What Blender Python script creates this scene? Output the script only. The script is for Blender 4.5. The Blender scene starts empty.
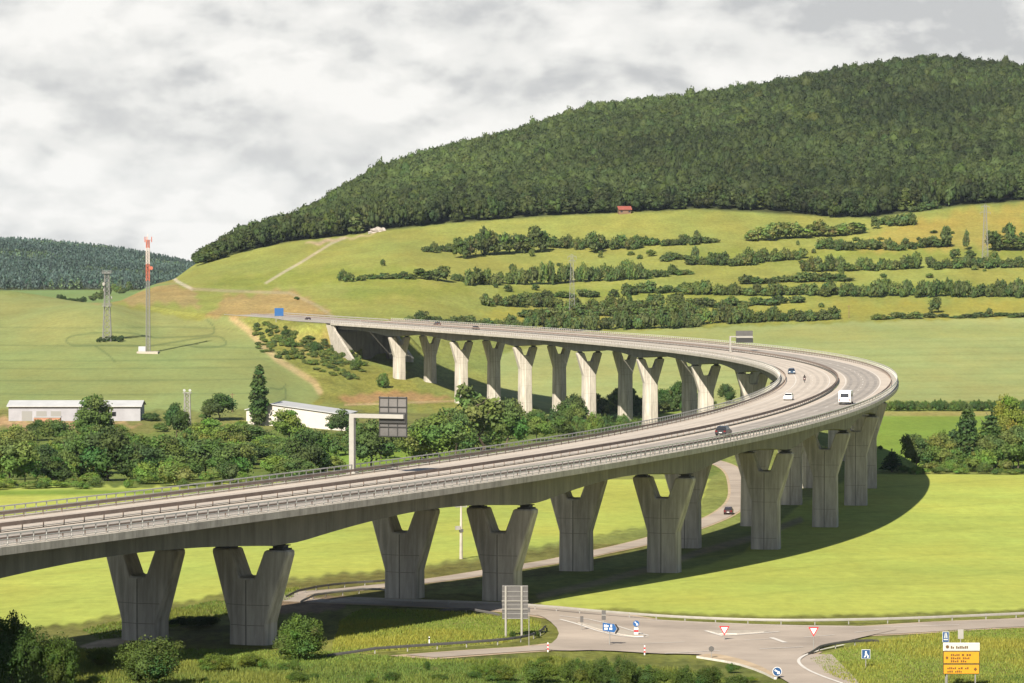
import bpy, bmesh, math, random
import numpy as np
from mathutils import Vector, Matrix
from mathutils.geometry import delaunay_2d_cdt

SC = bpy.context.scene
COL = SC.collection
RNG = np.random.default_rng(7)
random.seed(7)

# ------------------------------------------------------------------ camera
F_PX, PITCH = 3369.9, 0.0286046
cam_d = bpy.data.cameras.new('camera')
cam_d.sensor_width = 36.0
cam_d.lens = F_PX * 36.0 / 1024.0
cam_d.clip_start, cam_d.clip_end = 1.0, 30000.0
cam = bpy.data.objects.new('camera', cam_d)
COL.objects.link(cam)
cam.rotation_euler = (math.pi / 2 - PITCH, 0, 0)
SC.camera = cam

# ------------------------------------------------------------------ light
SUN_DIR = Vector((0.45, 1.35, -1.0)).normalized()        # the way the light travels
SUN_EL = math.asin(-SUN_DIR.z)
SUN_AZ = math.atan2(-SUN_DIR.x, -SUN_DIR.y)              # clockwise from +Y
sun_d = bpy.data.lights.new('sun', 'SUN')
sun_d.energy = 5.0
sun_d.angle = math.radians(0.5)
sun_d.color = (1.0, 0.93, 0.82)
sun = bpy.data.objects.new('sun', sun_d)
COL.objects.link(sun)
sun.rotation_euler = SUN_DIR.to_track_quat('-Z', 'Y').to_euler()
SC.view_settings.view_transform = 'Standard'
SC.view_settings.look = 'None'
SC.view_settings.exposure = 1.15
SC.view_settings.gamma = 1.0
SC.view_settings.use_curve_mapping = False

W = bpy.data.worlds.new('World')
SC.world = W
W.use_nodes = True


def world_sky():
    nt = W.node_tree
    N, L = nt.nodes, nt.links
    N.clear()
    out = N.new('ShaderNodeOutputWorld')
    bg = N.new('ShaderNodeBackground')
    bg.inputs['Strength'].default_value = 0.05
    sky = N.new('ShaderNodeTexSky')
    sky.sky_type = 'NISHITA'
    sky.sun_disc = False
    sky.sun_elevation = SUN_EL
    sky.sun_rotation = SUN_AZ
    sky.altitude = 300
    L.new(sky.outputs[0], bg.inputs[0])
    # clouds: a broken cumulus layer that thins out higher up
    tc = N.new('ShaderNodeTexCoord')
    sep = N.new('ShaderNodeSeparateXYZ')
    L.new(tc.outputs['Generated'], sep.inputs[0])
    at = N.new('ShaderNodeMath'); at.operation = 'ARCTAN2'
    L.new(sep.outputs['X'], at.inputs[0]); L.new(sep.outputs['Y'], at.inputs[1])

    def M2(op, a, b, c=None):
        n = N.new('ShaderNodeMath'); n.operation = op
        for k, q in enumerate((a, b, c)):
            if q is None: continue
            if isinstance(q, (int, float)): n.inputs[k].default_value = q
            else: L.new(q, n.inputs[k])
        return n.outputs[0]

    def cloud(scale, detail, rough, dist, dz=0.0, zs=1.7):
        c = N.new('ShaderNodeCombineXYZ')
        L.new(M2('ADD', at.outputs[0], SKY_OFFSET[0]), c.inputs[0])
        L.new(M2('MULTIPLY_ADD', sep.outputs['Z'], zs, SKY_OFFSET[1] + dz), c.inputs[1])
        c.inputs[2].default_value = SKY_OFFSET[2]
        n = N.new('ShaderNodeTexNoise')
        n.inputs['Scale'].default_value = scale; n.inputs['Detail'].default_value = detail
        n.inputs['Roughness'].default_value = rough; n.inputs['Distortion'].default_value = dist
        L.new(c.outputs[0], n.inputs['Vector'])
        return n.outputs['Fac']

    def smooth(x, a, b, lo=0.0, hi=1.0):
        r = N.new('ShaderNodeMapRange'); r.interpolation_type = 'SMOOTHSTEP'
        r.inputs['From Min'].default_value = a; r.inputs['From Max'].default_value = b
        r.inputs['To Min'].default_value = lo; r.inputs['To Max'].default_value = hi
        L.new(x, r.inputs[0])
        return r.outputs[0]
    big = cloud(15.0, 10.0, 0.55, 0.05)
    big_up = cloud(15.0, 10.0, 0.55, 0.05, 0.012)           # the same clouds a little higher: tells tops from bases
    fine = cloud(60.0, 8.0, 0.55, 0.1)
    d = M2('SUBTRACT', big, big_up)                         # > 0 near an upper edge
    top = smooth(d, -0.10, 0.10)
    body = smooth(M2('MULTIPLY_ADD', fine, 0.22, big), 0.46, 0.74)
    east = smooth(at.outputs[0], -0.05, 0.13)
    lit = M2('MULTIPLY_ADD', top, 0.42, M2('MULTIPLY_ADD', body, 0.30, M2('MULTIPLY', fine, 0.50)))
    lit = M2('SUBTRACT', lit, M2('MULTIPLY', M2('MULTIPLY', east, smooth(sep.outputs['Z'], 0.02, 0.07)), 0.26))
    lit = M2('ADD', lit, smooth(sep.outputs['Z'], 0.06, -0.01, 0.0, 0.06))
    ramp = N.new('ShaderNodeValToRGB')
    cr = ramp.color_ramp
    K = SKY_GAIN
    stops = [(0.12, (0.545, 0.548, 0.55)), (0.36, (0.70, 0.695, 0.68)), (0.55, (0.80, 0.79, 0.765)), (0.72, (0.85, 0.835, 0.805)), (0.92, (0.93, 0.91, 0.875))]
    while len(cr.elements) < len(stops):
        cr.elements.new(0.5)
    for e, (p, c) in zip(cr.elements, stops):
        e.position = p
        e.color = (c[0] * K, c[1] * K, c[2] * K, 1)
    L.new(lit, ramp.inputs[0])
    bg2 = N.new('ShaderNodeBackground')
    L.new(ramp.outputs[0], bg2.inputs[0])
    bg2.inputs['Strength'].default_value = 1.0
    cov = N.new('ShaderNodeMapRange')
    cov.inputs['From Min'].default_value = 0.08
    cov.inputs['From Max'].default_value = 0.15
    cov.inputs['To Min'].default_value = 0.97
    cov.inputs['To Max'].default_value = 0.02
    L.new(sep.outputs['Z'], cov.inputs[0])
    mix = N.new('ShaderNodeMixShader')
    L.new(cov.outputs[0], mix.inputs[0])
    L.new(bg.outputs[0], mix.inputs[1])
    L.new(bg2.outputs[0], mix.inputs[2])
    L.new(mix.outputs[0], out.inputs[0])


SKY_OFFSET = (0.37, 0.11, 0.0)
SKY_GAIN = 0.475
world_sky()

# ------------------------------------------------------------------ pixels to places
CP, SP = math.cos(PITCH), math.sin(PITCH)


def slope(v):
    U = (341.5 - v) / F_PX
    return (-SP + U * CP) / (CP + U * SP)


def pt(u, v, y):
    """the point at distance y that the survey sees at (u, v)"""
    U = (341.5 - v) / F_PX
    return Vector(((u - 512) / F_PX / (CP + U * SP) * y, y, slope(v) * y))


def project(P):
    P = np.asarray(P, float)
    f = P[..., 1] * CP - P[..., 2] * SP
    w = P[..., 2] * CP + P[..., 1] * SP
    return np.stack([512 + F_PX * P[..., 0] / f, 341.5 - F_PX * w / f], -1)


# ------------------------------------------------------------------ terrain
NEAR = [(300, 722), (340, 676), (382, 642), (449, 599), (517, 571.5), (586, 548.5), (656, 526.5), (727, 505), (799, 488)]
NEAR0 = [(0, -3.0), (50, -14.0), (100, -24.0), (200, -37.0)]
COLS = {
    -700: [(900, 474), (1000, 456), (1100, 436), (1200, 412), (1300, 386), (1500, 343), (1650, 314), (1800, 291), (2000, 299), (2300, 303), (2600, 299), (3000, 292), (3600, 270), (4500, 249), (5500, 262), (9000, 262)],
    0: [(900, 474), (1000, 456), (1100, 436), (1200, 412), (1300, 386), (1500, 343), (1650, 314), (1800, 291), (2000, 299), (2300, 303), (2600, 299), (3000, 292), (3600, 270), (4500, 247), (5500, 262), (9000, 262)],
    100: [(900, 474), (1000, 456), (1100, 436), (1200, 412), (1300, 385), (1450, 350), (1650, 304), (1800, 303), (2000, 307), (2600, 297), (3000, 291), (3600, 277), (4500, 254), (5500, 268), (9000, 264)],
    160: [(900, 474), (1000, 456), (1100, 436), (1200, 412), (1300, 386), (1450, 352), (1700, 307), (1850, 290), (1950, 283), (2100, 287), (2300, 299), (3000, 292), (3600, 282), (4500, 264), (5500, 275), (9000, 266)],
    200: [(900, 474), (1000, 456), (1100, 436), (1200, 411), (1300, 386), (1400, 362), (1500, 342), (1600, 322), (1700, 306), (1850, 288), (2000, 274), (2150, 262), (2300, 268), (2600, 285), (3000, 290), (4500, 272), (5500, 280), (9000, 268)],
    250: [(900, 474), (1000, 456), (1100, 436), (1200, 412), (1300, 388), (1400, 365), (1500, 340), (1560, 326), (1620, 317), (1800, 293), (2000, 269), (2150, 250), (2300, 245), (2450, 256), (2800, 280), (4500, 275), (9000, 268)],
    300: [(900, 474), (1000, 456), (1100, 437), (1200, 416), (1300, 402), (1400, 376), (1480, 345), (1530, 326), (1600, 316), (1800, 290), (2000, 263), (2150, 243), (2300, 230), (2450, 224), (2700, 243), (4500, 270), (9000, 268)],
    350: [(900, 474), (1000, 457), (1100, 439), (1200, 422), (1300, 408), (1365, 394), (1430, 370), (1480, 345), (1520, 328), (1600, 317), (1800, 286), (2000, 257), (2200, 236), (2500, 203), (2600, 202), (2900, 225), (4500, 260), (9000, 262)],
    400: [(900, 473), (1000, 457), (1100, 440), (1200, 425), (1300, 412), (1365, 400), (1430, 378), (1500, 352), (1560, 333), (1620, 317), (1800, 285), (2000, 252), (2200, 228), (2400, 203), (2600, 184), (2700, 182), (3000, 205), (4500, 255), (9000, 260)],
    500: [(900, 472), (1000, 457), (1100, 443), (1200, 428), (1300, 416), (1365, 403), (1430, 392), (1500, 373), (1600, 346), (1700, 322), (1800, 299), (2000, 259), (2200, 221), (2400, 188), (2600, 165), (2720, 152), (2850, 153), (3300, 180), (4500, 240), (9000, 260)],
    600: [(900, 472), (1000, 457), (1100, 442), (1200, 429), (1300, 416), (1400, 396), (1500, 373), (1600, 349), (1700, 329), (1800, 305), (2000, 260), (2200, 215), (2400, 182), (2600, 148), (2800, 125), (2900, 123), (3300, 150), (4500, 230), (9000, 260)],
    700: [(900, 471), (1000, 455), (1100, 440), (1200, 424), (1300, 407), (1400, 388), (1500, 367), (1600, 346), (1700, 327), (1800, 303), (2000, 255), (2200, 211), (2400, 175), (2600, 141), (2800, 114), (2900, 111), (3300, 140), (4500, 225), (9000, 260)],
    860: [(900, 470), (1000, 449), (1100, 430), (1200, 413), (1300, 395), (1400, 376), (1500, 357), (1600, 340), (1700, 323), (1800, 301), (2000, 256), (2200, 215), (2400, 172), (2600, 135), (2800, 102), (2950, 80), (3080, 81), (3500, 115), (4500, 215), (9000, 260)],
    930: [(900, 470), (1000, 448), (1100, 428), (1200, 410), (1300, 392), (1400, 373), (1500, 355), (1600, 338), (1700, 321), (1800, 299), (2000, 253), (2200, 209), (2400, 168), (2600, 130), (2800, 96), (2980, 70), (3100, 72), (3500, 110), (4500, 210), (9000, 260)],
    1024: [(900, 470), (1000, 447), (1100, 427), (1200, 409), (1300, 391), (1400, 372), (1500, 354), (1600, 337), (1700, 321), (1800, 298), (2000, 250), (2200, 203), (2400, 165), (2600, 129), (2800, 98), (2960, 80), (3100, 83), (3500, 115), (4500, 215), (9000, 260)],
    1724: [(900, 470), (1000, 447), (1100, 427), (1200, 409), (1300, 391), (1400, 372), (1500, 354), (1600, 337), (1700, 321), (1800, 298), (2000, 250), (2200, 205), (2400, 172), (2600, 148), (2800, 130), (2960, 125), (3100, 130), (3500, 150), (4500, 220), (9000, 260)],
}


def pchip(x, Y, q):
    """monotone cubic through (x, Y[:, ...]) at q, along axis 0"""
    x = np.asarray(x, float); Y = np.asarray(Y, float)
    h = np.diff(x)
    hs = h.reshape((-1,) + (1,) * (Y.ndim - 1))
    d = np.diff(Y, axis=0) / hs
    m = np.zeros_like(Y)
    m[0], m[-1] = d[0], d[-1]
    w1 = 2 * hs[1:] + hs[:-1]; w2 = hs[1:] + 2 * hs[:-1]
    with np.errstate(divide='ignore', invalid='ignore'):
        mm = (w1 + w2) / (w1 / d[:-1] + w2 / d[1:])
    m[1:-1] = np.where(d[:-1] * d[1:] > 0, mm, 0)
    m = np.nan_to_num(m)
    q = np.asarray(q, float)
    i = np.clip(np.searchsorted(x, q, side='right') - 1, 0, len(x) - 2)
    sh = (-1,) + (1,) * (Y.ndim - 1)
    t = ((q - x[i]) / h[i]).reshape(sh); H = h[i].reshape(sh)
    return (2 * t**3 - 3 * t**2 + 1) * Y[i] + (t**3 - 2 * t**2 + t) * H * m[i] + (-2 * t**3 + 3 * t**2) * Y[i + 1] + (t**3 - t**2) * H * m[i + 1]


def d_rows():
    r, d = [], 4.0
    while d < 9000:
        r.append(d)
        if d < 300: d += 8
        elif d < 2350: d += max(1.1, d / 330)
        elif d < 3200: d += 12
        else: d += 40
    return np.array(r)


TD = d_rows()
TU = np.concatenate([np.arange(-700, -24, 26.0), np.arange(-24, 1050, 1.7), np.arange(1050, 1724, 26.0)])


def height_grid():
    us = sorted(COLS)
    Z = np.zeros((len(us), len(TD)))
    for i, u in enumerate(us):
        t = NEAR0 + [(d, slope(v) * d) for d, v in NEAR + COLS[u]]
        x, z = zip(*t)
        Z[i] = pchip(x, np.array(z), TD)
    # smooth across columns
    return pchip(us, Z, TU)


HZ = height_grid()                                        # [u, d]

# ------------------------------------------------------------------ highway alignment
AX_K = np.array([0.0005808, 0.0008112, 0.0006112, 0.0011213, 0.0009506, 0.0004481, 0.0001997])
SPAN, S_FIRST, NAXES = 72.2959, 3.7138, 16
CROSS = 0.0292                                            # superelevation
_s = np.arange(-150.0, 1700.0, 1.0)
_k = np.interp(_s, np.linspace(0, SPAN * NAXES, 7), AX_K)
_k = np.where(_s > 1130, np.interp(_s, [1130, 1200, 1700], [0.0002, 0.0, -0.0002]), _k)
_h = np.concatenate([[0], np.cumsum((_k[1:] + _k[:-1]) / 2)])
_h = _h - np.interp(0, _s, _h) + 1.1525132
_x = np.concatenate([[0], np.cumsum((np.cos(_h[1:]) + np.cos(_h[:-1])) / 2)])
_y = np.concatenate([[0], np.cumsum((np.sin(_h[1:]) + np.sin(_h[:-1])) / 2)])
_x = _x - np.interp(0, _s, _x) - 37.1049385
_y = _y - np.interp(0, _s, _y) + 378.8595788
_u = _s / 1000
_z = -29.6432361 - 0.0898227 * _u * 100 * 1.0 + 0.037876 * _u * _u * 100 + 0.006632 * _u**3 * 100
S_ABUT = S_FIRST + SPAN * (NAXES - 1) + 64.0


def axis(s):
    return [float(np.interp(s, _s, a)) for a in (_x, _y, _z, _h)]


def deck(s, t, dz=0.0):
    """point of the deck: chainage s, offset t (outer side positive), height over the parapet cap line"""
    x, y, z, h = axis(s)
    return Vector((x + math.sin(h) * t, y - math.cos(h) * t, z + CROSS * t + dz))


_GS, _GT = np.meshgrid(np.arange(-60, S_ABUT + 250, 1.0), np.arange(-14.5, 14.6, 0.25), indexing='ij')
_gx, _gy, _gz, _gh = [np.interp(_GS, _s, a) for a in (_x, _y, _z, _h)]
_GP = project(np.stack([_gx + np.sin(_gh) * _GT, _gy - np.cos(_gh) * _GT, _gz + CROSS * _GT - 0.16], -1))


def on_deck(u, v, smin=-60, smax=9999):
    e = (_GP[..., 0] - u)**2 + (_GP[..., 1] - v)**2
    e = np.where((_GS < smin) | (_GS > smax), 1e9, e)
    i = np.unravel_index(e.argmin(), e.shape)
    return float(_GS[i]), float(_GT[i])


def carve_highway():
    """beyond the abutment the highway runs on the ground in a shallow cut"""
    X = (TU[:, None] - 512) / F_PX * TD[None, :]
    Y = np.broadcast_to(TD[None, :], X.shape)
    sel = (Y > 1380) & (Y < 1950) & (X > -360) & (X < 40)
    ii = np.argwhere(sel)
    px, py = X[sel], Y[sel]
    ss = np.arange(S_ABUT - 60, 1640, 4.0)
    ax, ay, az, ah = [np.interp(ss, _s, a) for a in (_x, _y, _z, _h)]
    best = np.full(len(px), 1e9); bs = np.zeros(len(px)); bt = np.zeros(len(px))
    for k in range(len(ss)):
        dx, dy = px - ax[k], py - ay[k]
        lo = dx * math.cos(ah[k]) + dy * math.sin(ah[k])
        tt = dx * math.sin(ah[k]) - dy * math.cos(ah[k])
        d = np.abs(lo)
        m = (d < best) & (np.abs(tt) < 80)
        best[m] = d[m]; bs[m] = ss[k] + lo[m]; bt[m] = tt[m]
    ok = best < 4
    zt = np.interp(bs, _s, _z) + CROSS * np.clip(bt, -15, 15) - 0.35
    w = np.clip((38 - np.abs(bt)) / 22, 0, 1); w = w * w * (3 - 2 * w)
    ahead = np.clip((bs - (S_ABUT + 1)) / 5, 0, 1)          # nothing under the bridge itself
    w = w * ahead * ok
    far = np.clip((1400 - bs) / 90, 0, 1)
    w = w * far
    z0 = HZ[sel]
    under = ok * np.clip((19 - np.abs(bt)) / 5, 0, 1) * (bs < S_ABUT + 0.5) * np.clip((bs - (S_ABUT - 62)) / 10, 0, 1)
    low = np.minimum(z0, -50.3 - 5.4 * np.clip((S_ABUT - bs) / 64, 0, 1))
    z0 = z0 * (1 - under) + low * under
    berm = np.exp(-((bt + 21) / 4.0) ** 2) * np.clip((bs - S_ABUT - 20) / 40, 0, 1) * np.clip((1420 - bs) / 60, 0, 1) * ok
    HZ[sel] = z0 * (1 - w) + zt * w + 1.7 * berm


carve_highway()


def z_at(x, y):
    u = 512 + F_PX * x / max(y, 1.0)
    i = int(np.clip(np.searchsorted(TU, u) - 1, 0, len(TU) - 2)); j = int(np.clip(np.searchsorted(TD, y) - 1, 0, len(TD) - 2))
    a = (u - TU[i]) / (TU[i + 1] - TU[i]); b = (y - TD[j]) / (TD[j + 1] - TD[j])
    return float((1 - a) * ((1 - b) * HZ[i, j] + b * HZ[i, j + 1]) + a * ((1 - b) * HZ[i + 1, j] + b * HZ[i + 1, j + 1]))


def z_arr(x, y):
    u = 512 + F_PX * x / np.maximum(y, 1.0)
    i = np.clip(np.searchsorted(TU, u) - 1, 0, len(TU) - 2); j = np.clip(np.searchsorted(TD, y) - 1, 0, len(TD) - 2)
    a = (u - TU[i]) / (TU[i + 1] - TU[i]); b = (y - TD[j]) / (TD[j + 1] - TD[j])
    return (1 - a) * ((1 - b) * HZ[i, j] + b * HZ[i, j + 1]) + a * ((1 - b) * HZ[i + 1, j] + b * HZ[i + 1, j + 1])


def G(u, v, dmin=300, dmax=8000):
    """where the sight line through (u, v) meets the ground"""
    i = int(np.clip(np.searchsorted(TU, u) - 1, 0, len(TU) - 2)); a = (u - TU[i]) / (TU[i + 1] - TU[i])
    zc = (1 - a) * HZ[i] + a * HZ[i + 1]
    ray = slope(v) * TD
    m = (zc >= ray) & (TD >= dmin) & (TD <= dmax)
    k = int(m.argmax()) if m.any() else int(np.searchsorted(TD, dmax)) - 1
    k = max(k, 1)
    f0, f1 = zc[k - 1] - ray[k - 1], zc[k] - ray[k]
    t = float(np.clip(-f0 / (f1 - f0), 0, 1)) if abs(f1 - f0) > 1e-9 else 0
    d = TD[k - 1] + t * (TD[k] - TD[k - 1])
    x = (u - 512) / F_PX * d
    return Vector((x, d, z_at(x, d)))


# ------------------------------------------------------------------ materials
def mat(name, color, rough=0.8, metal=0.0, noise=0.0, scale=1.0, bump=0.0, bscale=4.0, spec=0.3, emit=None, stretch=(1, 1, 1), streak=0.0):
    m = bpy.data.materials.new(name)
    m.use_nodes = True
    nt = m.node_tree; N, L = nt.nodes, nt.links
    b = N['Principled BSDF']
    b.inputs['Base Color'].default_value = (*color, 1)
    b.inputs['Roughness'].default_value = rough
    b.inputs['Metallic'].default_value = metal
    b.inputs['Specular IOR Level'].default_value = spec
    tc = N.new('ShaderNodeTexCoord')
    mp = N.new('ShaderNodeMapping'); mp.inputs['Scale'].default_value = stretch
    L.new(tc.outputs['Object'], mp.inputs[0])
    if noise:
        n = N.new('ShaderNodeTexNoise'); n.inputs['Scale'].default_value = scale; n.inputs['Detail'].default_value = 6
        n.inputs['Roughness'].default_value = 0.65
        L.new(mp.outputs[0], n.inputs['Vector'])
        mr = N.new('ShaderNodeMapRange')
        mr.inputs['From Min'].default_value = 0.3; mr.inputs['From Max'].default_value = 0.7
        mr.inputs['To Min'].default_value = 1 - noise; mr.inputs['To Max'].default_value = 1 + noise
        L.new(n.outputs['Fac'], mr.inputs[0])
        mx = N.new('ShaderNodeVectorMath'); mx.operation = 'SCALE'
        mx.inputs[0].default_value = color
        L.new(mr.outputs[0], mx.inputs['Scale'])
        L.new(mx.outputs[0], b.inputs['Base Color'])
        if streak:                                          # rain stains running down the face
            m3 = N.new('ShaderNodeMapping'); m3.inputs['Scale'].default_value = (1.1, 1.1, 0.05)
            L.new(tc.outputs['Object'], m3.inputs[0])
            n3 = N.new('ShaderNodeTexNoise'); n3.inputs['Scale'].default_value = 1.0; n3.inputs['Detail'].default_value = 7; n3.inputs['Roughness'].default_value = 0.7
            L.new(m3.outputs[0], n3.inputs['Vector'])
            r3 = N.new('ShaderNodeMapRange'); r3.inputs['From Min'].default_value = 0.45; r3.inputs['From Max'].default_value = 0.68
            r3.inputs['To Min'].default_value = 1.08; r3.inputs['To Max'].default_value = 1 - streak
            L.new(n3.outputs['Fac'], r3.inputs[0])
            s3 = N.new('ShaderNodeVectorMath'); s3.operation = 'SCALE'
            L.new(mx.outputs[0], s3.inputs[0]); L.new(r3.outputs[0], s3.inputs['Scale'])
            L.new(s3.outputs[0], b.inputs['Base Color'])
    if bump:
        n = N.new('ShaderNodeTexNoise'); n.inputs['Scale'].default_value = bscale; n.inputs['Detail'].default_value = 5
        L.new(mp.outputs[0], n.inputs['Vector'])
        bp = N.new('ShaderNodeBump'); bp.inputs['Strength'].default_value = bump; bp.inputs['Distance'].default_value = 0.2
        L.new(n.outputs['Fac'], bp.inputs['Height']); L.new(bp.outputs[0], b.inputs['Normal'])
    return m


M = {}
M['concrete'] = mat('concrete', (0.165, 0.152, 0.125), 0.85, noise=0.26, scale=0.35, bump=0.15, bscale=1.5, stretch=(1, 1, 0.35), streak=0.2)  # darker than the piers' concrete, with under-deck shade put into the colour
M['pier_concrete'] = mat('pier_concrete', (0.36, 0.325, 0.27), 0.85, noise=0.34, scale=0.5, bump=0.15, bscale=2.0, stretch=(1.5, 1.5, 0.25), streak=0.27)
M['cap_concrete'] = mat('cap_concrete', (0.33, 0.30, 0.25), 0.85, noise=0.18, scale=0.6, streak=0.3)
M['joint'] = mat('joint', (0.15, 0.135, 0.115), 0.9, noise=0.2, scale=2)
M['bearing'] = mat('bearing', (0.05, 0.047, 0.042), 0.7, noise=0.2, scale=3)
M['deck_concrete'] = mat('deck_concrete', (0.40, 0.345, 0.285), 0.85, noise=0.10, scale=0.08, spec=0.2)
M['deck_lane'] = mat('deck_lane', (0.27, 0.24, 0.205), 0.85, noise=0.16, scale=0.12, spec=0.2)
M['asphalt'] = mat('asphalt', (0.30, 0.25, 0.20), 0.88, noise=0.24, scale=0.07, spec=0.2)
M['track'] = mat('track', (0.33, 0.25, 0.16), 0.95, noise=0.25, scale=0.4)
M['white_paint'] = mat('white_paint', (0.50, 0.465, 0.41), 0.7, noise=0.15, scale=2)
M['kerb'] = mat('kerb', (0.32, 0.28, 0.225), 0.85, noise=0.15, scale=1.5)
M['steel_dark'] = mat('steel_dark', (0.19, 0.145, 0.115), 0.75, 0.0, noise=0.2, scale=0.7)
M['steel'] = mat('steel', (0.26, 0.25, 0.23), 0.5, 0.35, noise=0.15, scale=1.0)
M['steel_pale'] = mat('steel_pale', (0.27, 0.255, 0.225), 0.5, 0.1, noise=0.1, scale=1.0)
M['panel_back'] = mat('panel_back', (0.09, 0.085, 0.08), 0.6, 0.2, noise=0.15, scale=0.8)
M['panel_grey'] = mat('panel_grey', (0.12, 0.112, 0.105), 0.6, 0.1, noise=0.12, scale=0.8)
M['railing'] = mat('railing', (0.46, 0.44, 0.40), 0.5, 0.1, noise=0.1, scale=1.0)
M['panel_dark'] = mat('panel_dark', (0.03, 0.03, 0.028), 0.6)
M['blue'] = mat('blue', (0.012, 0.07, 0.20), 0.5, noise=0.05, scale=2)
M['dark_blue'] = mat('dark_blue', (0.012, 0.05, 0.13), 0.5)
M['yellow'] = mat('yellow', (0.44, 0.205, 0.010), 0.5, noise=0.05, scale=2)
M['white'] = mat('white', (0.55, 0.545, 0.52), 0.5)
M['sign_white'] = mat('sign_white', (0.36, 0.37, 0.34), 0.5)
M['black'] = mat('black', (0.015, 0.015, 0.015), 0.5)
M['lettering'] = mat('lettering', (0.10, 0.05, 0.01), 0.6)
M['red'] = mat('red', (0.42, 0.02, 0.025), 0.5)
M['mast_red'] = mat('mast_red', (0.36, 0.11, 0.07), 0.6, noise=0.15, scale=0.5)
M['mast_white'] = mat('mast_white', (0.46, 0.40, 0.36), 0.6, noise=0.1, scale=0.5)
M['lattice'] = mat('lattice', (0.20, 0.195, 0.18), 0.6, 0.2)
M['wood'] = mat('wood', (0.14, 0.085, 0.05), 0.85, noise=0.2, scale=1)
M['bark'] = mat('bark', (0.085, 0.065, 0.045), 0.95, noise=0.3, scale=3)
M['roof_red'] = mat('roof_red', (0.20, 0.055, 0.038), 0.8, noise=0.15, scale=0.5)
M['shed_wall'] = mat('shed_wall', (0.25, 0.245, 0.255), 0.8, noise=0.15, scale=0.2)
M['shed_roof'] = mat('shed_roof', (0.34, 0.34, 0.335), 0.7, noise=0.1, scale=0.2)
M['hall_wall'] = mat('hall_wall', (0.42, 0.385, 0.34), 0.8, noise=0.08, scale=0.2)
M['dark_window'] = mat('dark_window', (0.02, 0.022, 0.025), 0.15, spec=0.5)
M['tyre'] = mat('tyre', (0.012, 0.012, 0.012), 0.8)
M['rim'] = mat('rim', (0.35, 0.35, 0.36), 0.35, 0.7)
M['lamp_red'] = mat('lamp_red', (0.14, 0.008, 0.008), 0.3)
M['lamp_clear'] = mat('lamp_clear', (0.6, 0.6, 0.58), 0.15)
M['skin'] = mat('skin', (0.45, 0.27, 0.19), 0.6)
M['leather'] = mat('leather', (0.02, 0.018, 0.018), 0.5)
M['rock'] = mat('rock', (0.27, 0.235, 0.20), 0.9, noise=0.3, scale=0.6, bump=0.5)


def paint_mat(name, c):
    return mat(name, c, 0.25, 0.0, spec=0.5)


M['car_white'] = paint_mat('car_white', (0.70, 0.69, 0.66))
M['car_black'] = paint_mat('car_black', (0.018, 0.017, 0.018))
M['car_blue'] = paint_mat('car_blue', (0.03, 0.055, 0.09))
M['car_red'] = paint_mat('car_red', (0.035, 0.014, 0.014))
M['car_brown'] = paint_mat('car_brown', (0.08, 0.055, 0.045))
M['bike_red'] = paint_mat('bike_red', (0.16, 0.03, 0.025))


def foliage_mat(name, color, var=0.35, transl=0.25):
    m = bpy.data.materials.new(name)
    m.use_nodes = True
    nt = m.node_tree; N, L = nt.nodes, nt.links
    b = N['Principled BSDF']
    out = N['Material Output']
    b.inputs['Roughness'].default_value = 0.7
    b.inputs['Specular IOR Level'].default_value = 0.15
    at = N.new('ShaderNodeAttribute'); at.attribute_name = 'tint'
    oi = N.new('ShaderNodeObjectInfo')
    mul = N.new('ShaderNodeVectorMath'); mul.operation = 'MULTIPLY'
    mul.inputs[0].default_value = color
    L.new(at.outputs['Color'], mul.inputs[1])
    mul2 = N.new('ShaderNodeVectorMath'); mul2.operation = 'MULTIPLY'
    L.new(mul.outputs[0], mul2.inputs[0]); L.new(oi.outputs['Color'], mul2.inputs[1])
    ge = N.new('ShaderNodeNewGeometry')
    mr = N.new('ShaderNodeMapRange')
    mr.inputs['To Min'].default_value = 1 - var; mr.inputs['To Max'].default_value = 1 + var
    L.new(ge.outputs['Random Per Island'], mr.inputs[0])
    sc = N.new('ShaderNodeVectorMath'); sc.operation = 'SCALE'
    L.new(mul2.outputs[0], sc.inputs[0]); L.new(mr.outputs[0], sc.inputs['Scale'])
    L.new(sc.outputs[0], b.inputs['Base Color'])
    if transl:
        tr = N.new('ShaderNodeBsdfTranslucent')
        L.new(sc.outputs[0], tr.inputs[0])
        mx = N.new('ShaderNodeMixShader'); mx.inputs[0].default_value = transl
        L.new(b.outputs[0], mx.inputs[1]); L.new(tr.outputs[0], mx.inputs[2])
        L.new(mx.outputs[0], out.inputs[0])
    return m


M['leaf'] = foliage_mat('leaf', (0.100, 0.145, 0.033), 0.2)
M['leaf_hedge'] = foliage_mat('leaf_hedge', (0.088, 0.112, 0.032), 0.25)
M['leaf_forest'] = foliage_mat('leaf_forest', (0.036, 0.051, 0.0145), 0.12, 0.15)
M['leaf_far'] = foliage_mat('leaf_far', (0.042, 0.066, 0.052), 0.15, transl=0.0)  # blue of the distant haze is mixed into this leaf colour
M['grass_blade'] = foliage_mat('grass_blade', (0.20, 0.21, 0.05), 0.2, 0.4)


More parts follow.
